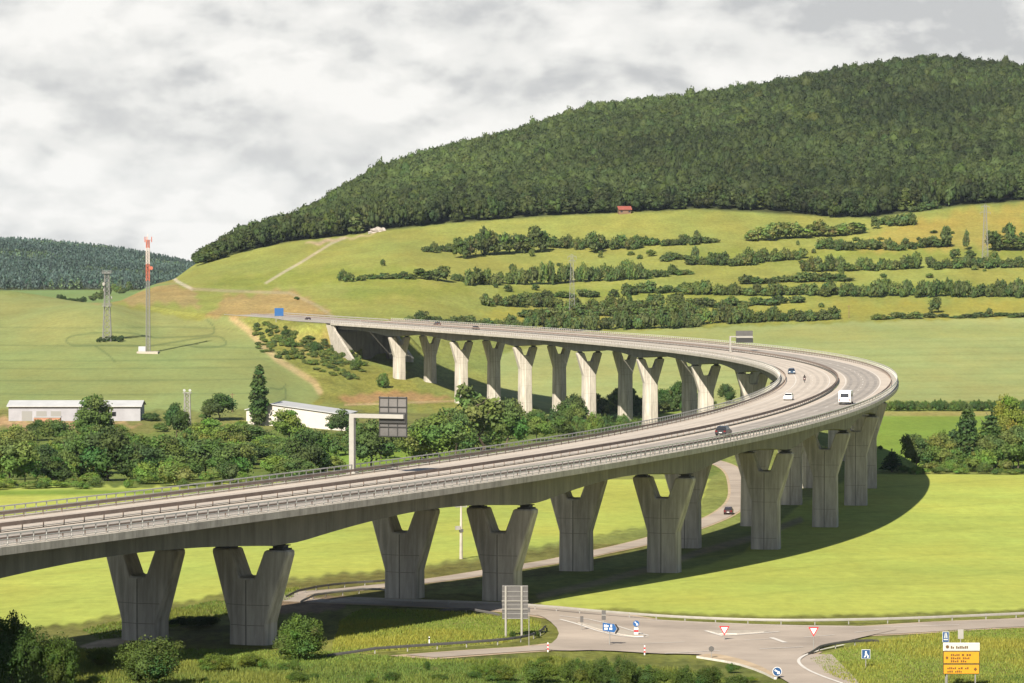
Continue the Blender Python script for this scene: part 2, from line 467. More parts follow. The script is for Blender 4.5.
def ground_mat():
    m = bpy.data.materials.new('ground')
    m.use_nodes = True
    nt = m.node_tree; N, L = nt.nodes, nt.links
    b = N['Principled BSDF']
    b.inputs['Roughness'].default_value = 0.95
    b.inputs['Specular IOR Level'].default_value = 0.05
    at = N.new('ShaderNodeAttribute'); at.attribute_name = 'land'
    rg = N.new('ShaderNodeAttribute'); rg.attribute_name = 'rough'
    tc = N.new('ShaderNodeTexCoord')

    def noise(scale, detail, stretch=(1, 1, 1), rough=0.6):
        mp = N.new('ShaderNodeMapping'); mp.inputs['Scale'].default_value = stretch
        L.new(tc.outputs['Object'], mp.inputs[0])
        n = N.new('ShaderNodeTexNoise'); n.inputs['Scale'].default_value = scale; n.inputs['Detail'].default_value = detail
        n.inputs['Roughness'].default_value = rough
        L.new(mp.outputs[0], n.inputs['Vector'])
        return n.outputs['Fac']

    def rng_(src, a, b_):
        r = N.new('ShaderNodeMapRange')
        r.inputs['From Min'].default_value = 0.3; r.inputs['From Max'].default_value = 0.7
        r.inputs['To Min'].default_value = a; r.inputs['To Max'].default_value = b_
        L.new(src, r.inputs[0])
        return r.outputs[0]

    def m2(op, a, b_):
        x = N.new('ShaderNodeMath'); x.operation = op
        for k, q in ((0, a), (1, b_)):
            if isinstance(q, (int, float)): x.inputs[k].default_value = q
            else: L.new(q, x.inputs[k])
        return x.outputs[0]
    fine = noise(0.55, 6, (1, 0.35, 1), 0.75)             # tufts and drill rows
    mid = noise(0.06, 5, (1, 0.5, 1))
    broad = noise(0.012, 4, (1, 0.6, 1))
    rows = noise(0.30, 3, (0.05, 1, 1), 0.7)
    smooth = m2('MULTIPLY', rng_(fine, 0.87, 1.13), m2('MULTIPLY', m2('MULTIPLY', rng_(mid, 0.92, 1.08), rng_(rows, 0.93, 1.07)), rng_(broad, 0.92, 1.08)))
    tufty = m2('MULTIPLY', rng_(fine, 0.55, 1.45), m2('MULTIPLY', rng_(mid, 0.75, 1.25), rng_(broad, 0.88, 1.12)))
    sep = N.new('ShaderNodeSeparateColor'); L.new(rg.outputs['Color'], sep.inputs[0])
    mixv = N.new('ShaderNodeMix'); mixv.data_type = 'FLOAT'
    L.new(sep.outputs[0], mixv.inputs[0]); L.new(smooth, mixv.inputs[2]); L.new(tufty, mixv.inputs[3])
    sc = N.new('ShaderNodeVectorMath'); sc.operation = 'SCALE'
    L.new(at.outputs['Color'], sc.inputs[0]); L.new(mixv.outputs[0], sc.inputs['Scale'])
    hue = N.new('ShaderNodeMix'); hue.data_type = 'RGBA'; hue.blend_type = 'MULTIPLY'
    hue.inputs[0].default_value = 0.5
    L.new(sc.outputs[0], hue.inputs[6])
    cr = N.new('ShaderNodeValToRGB')
    cr.color_ramp.elements[0].position = 0.35; cr.color_ramp.elements[0].color = (1.10, 0.98, 0.85, 1)
    cr.color_ramp.elements[1].position = 0.65; cr.color_ramp.elements[1].color = (0.88, 1.03, 1.0, 1)
    L.new(noise(0.03, 5, (1, 0.4, 1)), cr.inputs[0]); L.new(cr.outputs[0], hue.inputs[7])
    L.new(hue.outputs[2], b.inputs['Base Color'])
    bp = N.new('ShaderNodeBump'); bp.inputs['Distance'].default_value = 0.5
    L.new(m2('MULTIPLY', sep.outputs[0], 0.5), bp.inputs['Strength'])
    L.new(fine, bp.inputs['Height']); L.new(bp.outputs[0], b.inputs['Normal'])
    return m


M['ground'] = ground_mat()


# ------------------------------------------------------------------ mesh helpers
def npmesh(name, V, quads=None, tris=None, tint=None, material=None, smooth=False):
    me = bpy.data.meshes.new(name)
    V = np.ascontiguousarray(V, dtype=np.float32)
    loops, starts, totals, n = [], [], [], 0
    for arr, k in ((quads, 4), (tris, 3)):
        if arr is not None and len(arr):
            arr = np.ascontiguousarray(arr, dtype=np.int32)
            loops.append(arr.ravel()); starts.append(n + np.arange(len(arr), dtype=np.int32) * k)
            totals.append(np.full(len(arr), k, np.int32)); n += arr.size
    loops = np.concatenate(loops); starts = np.concatenate(starts); totals = np.concatenate(totals)
    me.vertices.add(len(V)); me.vertices.foreach_set('co', V.ravel())
    me.loops.add(len(loops)); me.loops.foreach_set('vertex_index', loops)
    me.polygons.add(len(starts)); me.polygons.foreach_set('loop_start', starts); me.polygons.foreach_set('loop_total', totals)
    if smooth: me.polygons.foreach_set('use_smooth', np.ones(len(starts), bool))
    me.update(calc_edges=True)
    if tint is not None:
        a = me.color_attributes.new('tint', 'FLOAT_COLOR', 'POINT')
        c = np.ones((len(V), 4), np.float32); c[:, :3] = tint
        a.data.foreach_set('color', c.ravel())
    if material is not None: me.materials.append(material)
    return me


class MB:
    """collects shapes, builds ONE mesh"""

    def __init__(self):
        self.v, self.f, self.m, self.mats = [], [], [], []

    def _mi(self, m):
        if m not in self.mats: self.mats.append(m)
        return self.mats.index(m)

    def add(self, vs, fs, m):
        o = len(self.v); self.v += [tuple(p) for p in vs]
        self.f += [tuple(i + o for i in f) for f in fs]; self.m += [self._mi(m)] * len(fs)
        return self

    def box(self, c, size, m, rz=0.0, X=None):
        sx, sy, sz = [q / 2 for q in size]
        R = X or Matrix.Rotation(rz, 3, 'Z')
        vs = [Vector(c) + R @ Vector((a * sx, b * sy, d * sz)) for d in (-1, 1) for a, b in ((-1, -1), (1, -1), (1, 1), (-1, 1))]
        return self.add(vs, [(3, 2, 1, 0), (4, 5, 6, 7), (0, 1, 5, 4), (1, 2, 6, 5), (2, 3, 7, 6), (3, 0, 4, 7)], m)

    def prism(self, poly, axis_vec, m, cap=True):
        """poly: 3D points, extruded by axis_vec"""
        n = len(poly); a = [Vector(p) for p in poly]; b = [p + Vector(axis_vec) for p in a]
        fs = [(i, (i + 1) % n, n + (i + 1) % n, n + i) for i in range(n)]
        if cap: fs += [tuple(range(n))[::-1], tuple(range(n, 2 * n))]
        return self.add(a + b, fs, m)

    def tube(self, pts, r, m, n=8, r2=None, cap=True):
        pts = [Vector(p) for p in pts]; vs, fs = [], []
        N_ = len(pts)
        for i, p in enumerate(pts):
            d = (pts[min(i + 1, N_ - 1)] - pts[max(i - 1, 0)]).normalized()
            a = d.orthogonal().normalized() if abs(d.z) > 0.9 else Vector((0, 0, 1)).cross(d).normalized()
            b = d.cross(a)
            rr = r if r2 is None else r + (r2 - r) * i / max(N_ - 1, 1)
            vs += [p + (a * math.cos(2 * math.pi * k / n) + b * math.sin(2 * math.pi * k / n)) * rr for k in range(n)]
        for i in range(N_ - 1):
            fs += [(i * n + k, i * n + (k + 1) % n, (i + 1) * n + (k + 1) % n, (i + 1) * n + k) for k in range(n)]
        if cap: fs += [tuple(range(n))[::-1], tuple(range((N_ - 1) * n, N_ * n))]
        return self.add(vs, fs, m)

    def sweep(self, rings, m, closed=True, cap=True):
        """rings: lists of points of equal length"""
        n = len(rings[0]); vs = [p for r in rings for p in r]; fs = []
        for i in range(len(rings) - 1):
            for k in range(n if closed else n - 1):
                fs.append((i * n + k, i * n + (k + 1) % n, (i + 1) * n + (k + 1) % n, (i + 1) * n + k))
        if closed and cap: fs += [tuple(range(n))[::-1], tuple(range((len(rings) - 1) * n, len(rings) * n))]
        return self.add(vs, fs, m)

    def disc(self, c, r, normal, m, n=16, th=0.03):
        c = Vector(c); d = Vector(normal).normalized()
        return self.tube([c - d * th / 2, c + d * th / 2], r, m, n)

    def mesh(self, name, bevel=0.0):
        me = bpy.data.meshes.new(name)
        me.from_pydata(self.v, [], self.f)
        for m in self.mats: me.materials.append(m)
        me.polygons.foreach_set('material_index', self.m)
        bm = bmesh.new(); bm.from_mesh(me)
        bmesh.ops.recalc_face_normals(bm, faces=bm.faces)
        if bevel:
            bmesh.ops.bevel(bm, geom=[e for e in bm.edges if len(e.link_faces) == 2 and e.calc_face_angle(0) > 0.5], offset=bevel, segments=1, affect='EDGES')
        bm.to_mesh(me); bm.free()
        me.update()
        return me

    def build(self, name, parent=None, bevel=0.0, loc=None):
        return link(name, self.mesh(name, bevel), parent, loc)


def link(name, me, parent=None, loc=None):
    o = bpy.data.objects.new(name, me); COL.objects.link(o)
    if parent is not None: o.parent = parent
    if loc is not None: o.location = loc
    return o


def tag(o, label=None, cat=None, group=None, kind=None):
    if label: o['label'] = label
    if cat: o['category'] = cat
    if group: o['group'] = group
    if kind: o['kind'] = kind
    return o


def thing(name, label, cat, loc=(0, 0, 0), rz=0.0, group=None):
    o = bpy.data.objects.new(name, None); COL.objects.link(o)
    o.location = loc; o.rotation_euler = (0, 0, rz)
    o.empty_display_size = 0.5
    return tag(o, label, cat, group)


def dup(o, parent=None):
    c = o.copy(); COL.objects.link(c)
    if parent is not None: c.parent = parent
    for ch in list(o.children): dup(ch, c)
    return c


def densify(P, step):
    out = []
    for a, b in zip(P[:-1], P[1:]):
        n = max(1, int((b - a).length / step))
        out += [a + (b - a) * (k / n) for k in range(n)]
    return out + [P[-1]]


def chaikin(P, n=2):
    for _ in range(n):
        Q = [P[0]]
        for a, b in zip(P[:-1], P[1:]):
            Q += [a * 0.75 + b * 0.25, a * 0.25 + b * 0.75]
        P = Q + [P[-1]]
    return P


# ------------------------------------------------------------------ the ground sheet
def seg_dist(P, poly, closed):
    """distance of points P[n,2] to a polyline"""
    poly = np.asarray(poly, float)
    a = poly; b = np.roll(poly, -1, 0)
    if not closed: a, b = poly[:-1], poly[1:]
    best = np.full(len(P), 1e18)
    for p, q in zip(a, b):
        d = q - p; L2 = d @ d + 1e-9
        t = np.clip(((P - p) @ d) / L2, 0, 1)
        r = P - (p + t[:, None] * d)
        best = np.minimum(best, (r * r).sum(1))
    return np.sqrt(best)


def inside(P, poly):
    poly = np.asarray(poly, float); x, y = P[:, 0], P[:, 1]
    c = np.zeros(len(P), bool)
    j = len(poly) - 1
    for i in range(len(poly)):
        xi, yi = poly[i]; xj, yj = poly[j]
        if yi != yj:
            c ^= ((yi > y) != (yj > y)) & (x < (xj - xi) * (y - yi) / (yj - yi) + xi)
        j = i
    return c


def build_ground():
    nu, nd = len(TU), len(TD)
    X = (TU[:, None] - 512) / F_PX * TD[None, :]
    Y = np.broadcast_to(TD[None, :], X.shape)
    V = np.stack([X, Y, HZ], -1).reshape(-1, 3)
    ii, jj = np.meshgrid(np.arange(nu - 1), np.arange(nd - 1), indexing='ij')
    a = ii * nd + jj
    quads = np.stack([a, a + nd, a + nd + 1, a + 1], -1).reshape(-1, 4)
    PX = project(V)
    D = V[:, 1]
    land = np.tile(np.array([0.15, 0.165, 0.045]), (len(V), 1))
    rough = np.full(len(V), 0.6)

    def paint(poly, color, soft=2.0, d0=0, d1=9e9, r=None, wob=0.0, a=1.0):
        nonlocal land, rough
        poly = np.asarray(poly, float)
        lo, hi = poly.min(0) - soft - 8, poly.max(0) + soft + 8
        m = (PX[:, 0] > lo[0]) & (PX[:, 0] < hi[0]) & (PX[:, 1] > lo[1]) & (PX[:, 1] < hi[1]) & (D >= d0) & (D <= d1)
        k = np.nonzero(m)[0]
        if not len(k): return
        P = PX[k]
        if wob: P = P + wob * np.stack([np.sin(P[:, 1] * 0.9 + P[:, 0] * 0.31), np.sin(P[:, 0] * 0.37) + np.sin(P[:, 0] * 0.11 + 2)], -1)
        d = seg_dist(P, poly, True) * np.where(inside(P, poly), 1, -1)
        w = np.clip(d / soft + 0.5, 0, 1) * a
        land[k] = land[k] * (1 - w[:, None]) + np.array(color) * w[:, None]
        if r is not None: rough[k] = rough[k] * (1 - w) + r * w

    def stroke(line, width, color, d0=0, d1=9e9, a=1.0, r=None, soft=1.0):
        nonlocal land, rough
        line = np.asarray(line, float)
        lo, hi = line.min(0) - width - 4, line.max(0) + width + 4
        m = (PX[:, 0] > lo[0]) & (PX[:, 0] < hi[0]) & (PX[:, 1] > lo[1]) & (PX[:, 1] < hi[1]) & (D >= d0) & (D <= d1)
        k = np.nonzero(m)[0]
        if not len(k): return
        d = seg_dist(PX[k], line, False)
        w = np.clip((width / 2 - d) / soft + 0.5, 0, 1) * a
        land[k] = land[k] * (1 - w[:, None]) + np.array(color) * w[:, None]
        if r is not None: rough[k] = rough[k] * (1 - w) + r * w

    BARLEY = (0.272, 0.298, 0.064); FARF = (0.208, 0.224, 0.084); MEAD = (0.182, 0.187, 0.046); LEFTF = (0.170, 0.196, 0.070)
    GREEN = (0.13, 0.185, 0.03); VERGE = (0.17, 0.15, 0.04); RED = (0.27, 0.155, 0.08); TAN = (0.34, 0.25, 0.13); DARK = (0.05, 0.06, 0.025)
    FOR = (0.045, 0.05, 0.02)
    B = 1800
    # foreground rough grass, then fields from near to far
    paint([(-B, 800), (B + 1024, 800), (B + 1024, 560), (-B, 560)], (0.125, 0.13, 0.032), 2, 0, 460, 1.0)
    paint([(-B, 900), (B + 1024, 900), (B + 1024, 664), (700, 662), (500, 655), (-B, 655)], (0.085, 0.095, 0.026), 6, 0, 380, 1.0, 2)
    paint([(-B, 600), (-20, 632), (60, 625), (130, 612), (190, 600), (290, 578), (420, 566), (540, 545), (640, 527), (700, 505), (712, 470), (716, 430), (500, 440), (-B, 430)], BARLEY, 3, 370, 850, 0.05, 1)
    # near right barley
    paint([(548, 612), (610, 608), (680, 613), (777, 616), (880, 614), (1060, 608), (B + 1024, 600), (B + 1024, 466), (900, 468), (870, 466), (800, 505), (740, 555), (640, 582), (540, 600)], BARLEY, 3, 395, 880, 0.05, 0.5)
    for q in range(5):
        stroke([(560, 606 - q * 15), (700, 600 - q * 21), (860, 585 - q * 24), (1080, 566 - q * 23)], 1.6, (0.21, 0.235, 0.05), 395, 880, 0.4)
        stroke([(-20, 612 - q * 15), (150, 590 - q * 14), (330, 556 - q * 12), (520, 532 - q * 8)], 1.6, (0.21, 0.235, 0.05), 395, 800, 0.4)
    # verge between the fields and the lanes
    paint([(-20, 634), (60, 628), (130, 616), (200, 604), (300, 580), (440, 566), (560, 545), (690, 515), (700, 530), (560, 575), (440, 590), (300, 612), (200, 640), (90, 660), (-20, 660)], (0.115, 0.11, 0.032), 5, 360, 600, 1.0, 1.5)
    # bright strip beside the bridge on the west
    paint([(-B, 520), (420, 490), (420, 470), (330, 484), (160, 490), (-B, 494)], GREEN, 3, 740, 860, 0.2)
    # river meadows
    paint([(-B, 492), (160, 488), (330, 482), (470, 470), (640, 470), (720, 474), (730, 440), (640, 430), (300, 430), (-B, 430)], (0.10, 0.125, 0.03), 3, 800, 1210, 0.8, 2)
    paint([(280, 470), (450, 462), (450, 440), (300, 444)], (0.14, 0.20, 0.03), 5, 850, 1120, 0.4, 2)
    paint([(-B, 432), (350, 432), (430, 424), (430, 408), (-B, 408)], (0.125, 0.13, 0.04), 3, 1050, 1300, 0.8, 1)
    paint([(-20, 428), (60, 430), (140, 424), (40, 418), (-20, 420)], (0.25, 0.17, 0.09), 4, 1050, 1250, 0.8, 2)
    # valley bottom east
    paint([(860, 470), (B + 1024, 472), (B + 1024, 400), (860, 400)], GREEN, 3, 880, 1230, 0.15)
    paint([(860, 416), (B + 1024, 416), (B + 1024, 411), (860, 411)], (0.20, 0.18, 0.06), 2, 1050, 1230, 0.4)
    paint([(560, 432), (720, 432), (720, 395), (560, 408)], (0.15, 0.185, 0.04), 3, 1000, 1420, 0.4)
    # big far field east
    paint([(490, 392), (560, 413), (640, 411), (760, 405), (860, 402), (B + 1024, 398), (B + 1024, 317), (1024, 317), (880, 321), (700, 328), (640, 330), (560, 340), (500, 355)], FARF, 2.5, 1180, 1760, 0.0, 0.6)
    for k in range(9):
        v0 = 340 + k * 6.6
        stroke([(640, v0 + 6), (800, v0 + 3), (1060, v0)], 1.4, (0.15, 0.16, 0.055), 1200, 1760, 0.35)
    paint([(560, 346), (B + 1024, 336), (B + 1024, 317), (640, 330)], (0.205, 0.215, 0.075), 6, 1600, 1760, 0.0, 1)
    # the west field with tramlines
    paint([(-B, 408), (220, 410), (262, 408), (312, 404), (322, 392), (300, 372), (262, 345), (235, 322), (205, 308), (160, 304), (100, 302), (40, 296), (-B, 288)], LEFTF, 2.5, 1190, 1830, 0.0, 0.8)
    paint([(-B, 345), (120, 345), (250, 335), (205, 308), (160, 304), (100, 302), (40, 296), (-B, 288)], (0.185, 0.195, 0.07), 22, 1400, 1830, 0.05)
    TR = (0.075, 0.10, 0.04)
    for v0 in (325, 343, 358, 366, 378, 392):
        stroke([(-20, v0 + 2), (80, v0 + 3), (180, v0 + 2), (270, v0 + (6 if v0 < 350 else 1))], 1.3, TR, 1190, 1800, 0.42)
    for ln in ([(66, 340), (70, 336), (90, 333), (130, 332), (150, 338), (180, 337), (205, 336), (216, 333), (212, 323), (200, 316), (185, 315)], [(66, 341), (72, 346), (95, 345), (140, 346)], [(95, 346), (108, 354), (115, 362)], [(150, 346), (200, 338), (220, 335), (230, 346), (200, 348), (186, 345)], [(270, 388), (282, 390), (286, 384)], [(278, 402), (287, 399), (285, 388)]):
        ln = [tuple(p) for p in chaikin([Vector(p) for p in ln], 2)]
        stroke(ln, 1.6, TR, 1190, 1800, 0.62)
    # tan field edge and the slope below the abutment
    paint([(232, 318), (242, 318), (262, 338), (285, 362), (318, 384), (322, 392), (312, 404), (330, 402), (372, 412), (430, 408), (470, 410), (440, 395), (390, 372), (350, 352), (326, 324), (240, 316)], (0.165, 0.165, 0.04), 3, 1280, 1640, 0.85, 1.5)
    stroke([(232, 318), (248, 330), (262, 345), (278, 360), (298, 372), (314, 382), (320, 392)], 6.0, TAN, 1250, 1640, 0.8, 0.5, 3)
    paint([(338, 398), (370, 392), (420, 392), (452, 399), (430, 402), (380, 402), (345, 404)], (0.25, 0.155, 0.07), 4, 1280, 1500, 0.7, 1)
    stroke([(345, 405), (400, 403), (455, 401)], 2.0, (0.30, 0.22, 0.12), 1280, 1500, 0.8)
    paint([(270, 330), (330, 334), (345, 352), (310, 356), (280, 345)], (0.21, 0.16, 0.06), 6, 1400, 1600, 0.6, 2, 0.6)
    # meadow hillside
    paint([(190, 320), (240, 316), (330, 322), (420, 322), (500, 328), (640, 330), (700, 327), (880, 321), (1024, 317), (B + 1024, 317), (B + 1024, 200), (1024, 203), (960, 207), (870, 219), (820, 217), (700, 210), (550, 217), (450, 224), (385, 231), (300, 241), (250, 250), (195, 264), (130, 283), (90, 300)], MEAD, 2.5, 1560, 2350, 0.35, 0.8)
    for poly in ([(200, 290), (320, 284), (420, 286), (420, 268), (330, 268), (230, 276)], [(345, 300), (470, 296), (470, 286), (350, 286)], [(690, 262), (1024, 258), (1024, 250), (690, 250)], [(500, 300), (1024, 296), (1024, 284), (500, 288)]):
        paint(poly, (0.145, 0.165, 0.03), 8, 1600, 2300, 0.35, 2, 0.7)
    paint([(500, 330), (700, 322), (1024, 314), (1024, 300), (700, 306), (480, 310)], (0.20, 0.18, 0.035), 6, 1600, 2300, 0.3, 2, 0.7)
    paint([(860, 250), (1024, 246), (1024, 205), (960, 212), (880, 230)], (0.235, 0.185, 0.045), 8, 1700, 2350, 0.35, 2, 0.8)
    paint([(205, 318), (229, 296), (262, 292), (300, 292), (329, 312), (330, 320)], RED, 5, 1560, 1900, 0.6, 2, 0.6)
    paint([(92, 302), (120, 293), (165, 284), (195, 288), (200, 306), (150, 304)], (0.235, 0.165, 0.075), 5, 1560, 2100, 0.6, 2, 0.8)
    stroke([(345, 238), (332, 243), (316, 253), (300, 263), (284, 272), (266, 283)], 2.4, (0.32, 0.275, 0.20), 1700, 2350, 0.7)
    stroke([(168, 273), (178, 282), (192, 289)], 3.0, (0.38, 0.33, 0.25), 1700, 2350, 0.8)
    stroke([(192, 289), (230, 291), (290, 293), (318, 306), (335, 318)], 3.0, (0.26, 0.21, 0.12), 1570, 2200, 0.7)
    paint([(305, 242), (350, 238), (385, 230), (345, 240), (320, 244)], (0.33, 0.24, 0.16), 3, 1900, 2350, 0.9, 1)
    # forest floor
    paint([(B + 1024, 203), (1024, 201), (960, 206), (870, 218), (820, 216), (700, 209), (550, 216), (450, 223), (385, 230), (300, 240), (250, 249), (190, 263), (170, 270), (150, -100), (B + 1024, -100)], FOR, 2, 2080, 5000, 0.8)
    # valley behind and the far hills
    paint([(-B, 304), (40, 302), (110, 306), (200, 300), (200, 284), (-B, 284)], (0.13, 0.18, 0.06), 3, 1900, 3150, 0.1)
    paint([(-B, 291), (200, 290), (210, 200), (-B, 200)], FOR, 2, 3050, 9500, 0.8)
    paint([(805, 660), (845, 647), (880, 641), (960, 630), (1080, 626), (1080, 700), (860, 690), (825, 676)], (0.19, 0.19, 0.050), 3, 300, 460, 1.0)
    paint([(900, 690), (910, 664), (1000, 640), (1080, 640), (1080, 700)], (0.13, 0.125, 0.04), 12, 300, 420, 1.0, 2, .8)
    paint([(330, 656), (429, 650), (503, 645), (545, 634), (540, 620), (430, 610), (345, 608)], (0.175, 0.175, 0.048), 3, 340, 460, 1.0)
    # lanes' dirt, and the bank with the deck's shadow painted on
    paint([(80, 646), (100, 640), (128, 638), (130, 643), (104, 648), (84, 650)], (0.42, 0.32, 0.22), 2, 360, 420, 0.4)
    stroke([(540, 596), (600, 582), (660, 566), (700, 552), (752, 538), (800, 520)], 6.0, (0.22, 0.18, 0.12), 420, 800, 0.8, 0.6, 3)
    paint([(270, 615), (345, 610), (345, 597), (300, 595), (265, 600)], (0.16, 0.115, 0.075), 3, 380, 470, 0.7, 1)  # reddish brown bank, the deck's shadow painted into its tone
    me = npmesh('ground', V, quads, material=M['ground'], smooth=True)
    for nm, arr in (('land', land), ('rough', np.repeat(rough[:, None], 3, 1))):
        at = me.color_attributes.new(nm, 'FLOAT_COLOR', 'POINT')
        c = np.ones((len(V), 4), np.float32); c[:, :3] = arr
        at.data.foreach_set('color', c.ravel())
    tag(link('ground', me), kind='structure')


build_ground()


# ------------------------------------------------------------------ roads on the ground
def flat_uv(pts):
    return [Vector((p.x, p.y)) for p in (G(u, v) for u, v in pts)]


def sheet(name, poly_uv, m, lift, step=2.5, kind='structure', parent=None, curb=0.0):
    """a sheet lying on the ground inside a surveyed outline"""
    P = densify(chaikin(flat_uv(poly_uv) + [flat_uv(poly_uv[:1])[0]], 1), step)[:-1]
    n = len(P)
    A = np.array([[p.x, p.y] for p in P])
    gx, gy = np.meshgrid(np.arange(A[:, 0].min(), A[:, 0].max(), step), np.arange(A[:, 1].min(), A[:, 1].max(), step))
    g = np.stack([gx.ravel(), gy.ravel()], -1)
    g = g[inside(g, A)]
    if len(g): g = g[seg_dist(g, A, True) > step * 0.4]
    co = [Vector(p) for p in P] + [Vector((float(a), float(b))) for a, b in g]
    v, e, f, *_r = delaunay_2d_cdt(co, [(i, (i + 1) % n) for i in range(n)], [list(range(n))], 1, 1e-4)
    mb = MB()
    mb.add([(q.x, q.y, z_at(q.x, q.y) + lift) for q in v], f, m)
    if curb:
        ring0 = [(p.x, p.y, z_at(p.x, p.y) - 0.02) for p in P]; ring1 = [(p.x, p.y, z_at(p.x, p.y) + lift) for p in P]
        mb.add(ring0 + ring1, [(i, (i + 1) % n, n + (i + 1) % n, n + i) for i in range(n)], M['white_paint'])
    o = mb.build(name, parent)
    if kind: o['kind'] = kind
    return o


def ribbon(name, line_uv, width, m, lift, kind='structure', smooth=2, cuts=5, parent=None, offset=0.0, dash=None):
    P = densify(chaikin(flat_uv(line_uv), smooth), 2.0)
    rows, run, mb = [], 0.0, MB()
    L_ = [0.0]
    for a, b in zip(P[:-1], P[1:]): L_.append(L_[-1] + (b - a).length)
    for i, p in enumerate(P):
        d = (P[min(i + 1, len(P) - 1)] - P[max(i - 1, 0)]).normalized(); nrm = Vector((-d.y, d.x))
        r = []
        for k in range(cuts + 1):
            q = p + nrm * (offset + width * (k / cuts - 0.5))
            r.append((q.x, q.y, z_at(q.x, q.y) + lift))
        rows.append(r)
    if dash is None:
        mb.sweep(rows, m, closed=False)
    else:
        on, off = dash
        for i in range(len(rows) - 1):
            if (L_[i] % (on + off)) < on: mb.sweep(rows[i:i + 2], m, closed=False)
    o = mb.build(name, parent)
    if kind: o['kind'] = kind
    return o


# main road with its junction, on gravel shoulders
ROAD_UV = [(1180, 612), (1060, 622), (969, 625), (880, 631), (800, 634), (720, 634), (640, 626), (585, 616), (530, 609), (480, 606), (432, 604), (380, 602), (330, 600)]
LANE_UV = [(330, 600), (300, 602), (286, 598), (300, 593), (345, 590.5), (385, 586), (440, 580), (484, 573), (520, 567), (560, 561), (590, 554), (640, 544), (700, 525), (728, 513), (741, 500), (740, 485), (735, 470), (715, 461), (690, 458)]
ribbon('gravel_shoulder', ROAD_UV, 12.6, M['track'], 0.05, cuts=8)
ribbon('gravel_shoulder', LANE_UV, 5.6, M['track'], 0.05, smooth=3, cuts=6)
ribbon('gravel_shoulder', [(573, 645), (540, 649), (505, 651), (460, 654), (410, 658)], 7.0, M['track'], 0.05)
ribbon('gravel_shoulder', [(812, 652), (800, 658), (800, 664), (817, 675), (852, 690)], 2.6, M['track'], 0.06)
ribbon('country_road', [(1180, 612), (1060, 622), (969, 625), (880, 631), (800, 634), (720, 634), (640, 626), (585, 616), (530, 609), (480, 606), (432, 604), (380, 602), (330, 600)], 10.5, M['asphalt'], 0.10, cuts=7)
sheet('junction', [(545, 612), (600, 617), (680, 622), (777, 626), (873, 627), (905, 629), (873, 636), (843, 643), (818, 650), (800, 657), (803, 664), (820, 672), (852, 684), (870, 694), (800, 694), (788, 682), (760, 669), (726, 657), (690, 655), (660, 655), (600, 651), (562, 652), (540, 650), (556, 642), (560, 632), (548, 620), (533, 614)], M['asphalt'], 0.14)
ribbon('ramp_road', [(570, 646), (540, 649), (505, 651), (460, 654), (420, 657)], 5.0, M['asphalt'], 0.11)
ribbon('side_road', [(800, 655), (815, 672), (835, 696), (860, 725)], 7.0, M['asphalt'], 0.11, smooth=1)
ribbon('lane', [(330, 600), (300, 602), (286, 598), (300, 593), (345, 590.5), (385, 586), (440, 580), (484, 573), (520, 567), (560, 561), (590, 554), (640, 544), (700, 525), (728, 513), (741, 500), (740, 485), (735, 470), (715, 461), (690, 458)], 4.4, M['asphalt'], 0.10, smooth=3)
# painted lines
ribbon('road_marking', [(560, 620.5), (577, 625), (603, 634), (631, 639), (649, 638.5)], 0.45, M['white_paint'], 0.18, smooth=1, cuts=1)
ribbon('road_marking', [(560, 617), (600, 622), (649, 637)], 0.30, M['white_paint'], 0.18, smooth=1, cuts=1)
ribbon('road_marking', [(706, 632), (723, 637.5), (780, 633)], 0.45, M['white_paint'], 0.18, smooth=0, cuts=1)
ribbon('road_marking', [(665, 655), (700, 653), (780, 649.5), (812, 648)], 0.35, M['white_paint'], 0.18, smooth=1, cuts=1, dash=(7, 3))
ribbon('road_marking', [(640, 645), (700, 643), (760, 641), (820, 638), (880, 631)], 0.22, M['white_paint'], 0.18, smooth=1, cuts=1, dash=(4, 6))
ribbon('road_marking', [(772, 639), (786, 644)], 0.6, M['white_paint'], 0.18, smooth=0, cuts=1)
ribbon('road_marking', [(845, 646), (818, 652), (802, 658), (798, 664), (812, 674), (852, 688)], 0.35, M['white_paint'], 0.18, smooth=2, cuts=1)
ribbon('road_marking', [(640, 621), (700, 624), (777, 627), (873, 629), (960, 626)], 0.2, M['white_paint'], 0.18, smooth=1, cuts=1)
# traffic islands
tag(sheet('traffic_island', [(578, 624), (605, 627), (640, 635), (648, 638), (631, 638), (603, 632)], M['kerb'], 0.24, 1.5, None, None, 0.1), 'narrow kerbed traffic island under the blue arrow sign', 'traffic island')
tag(sheet('traffic_island', [(708, 632.5), (750, 632), (778, 632.5), (724, 636.5)], M['kerb'], 0.24, 1.5, None, None, 0.1), 'triangular traffic island around a give way sign at the junction mouth', 'traffic island')
tag(sheet('traffic_island', [(697, 658), (708, 655.5), (722, 656.5), (745, 662), (770, 672), (780, 682), (760, 672), (735, 664)], M['track'], 0.24, 1.5, None, None, 0.1), 'curved sandy traffic island carrying the round grey sign back', 'traffic island')

# ------------------------------------------------------------------ the viaduct
HP, WY = 7.034, 9.49
ROAD_Z = -0.16
via = thing('highway_viaduct', 'long curved concrete highway viaduct on paired Y-shaped piers', 'bridge')
S0, S1 = -150.0, S_ABUT + 1.5
SS = np.arange(S0, S1 + 0.1, 3.0)


def soffit(s):
    """girder depth under the cap line: haunched over each pier"""
    k = (s - S_FIRST) / SPAN
    d = abs(k - round(k)) * 2                              # 0 at a pier, 1 at midspan
    if s > S_FIRST + SPAN * (NAXES - 1):
        d = min(1.0, (s - S_FIRST - SPAN * (NAXES - 1)) / (SPAN / 2))
    d = max(0.0, (d - 0.09) / 0.91)
    return 2.75 + 1.45 * (1 - d) ** 1.8


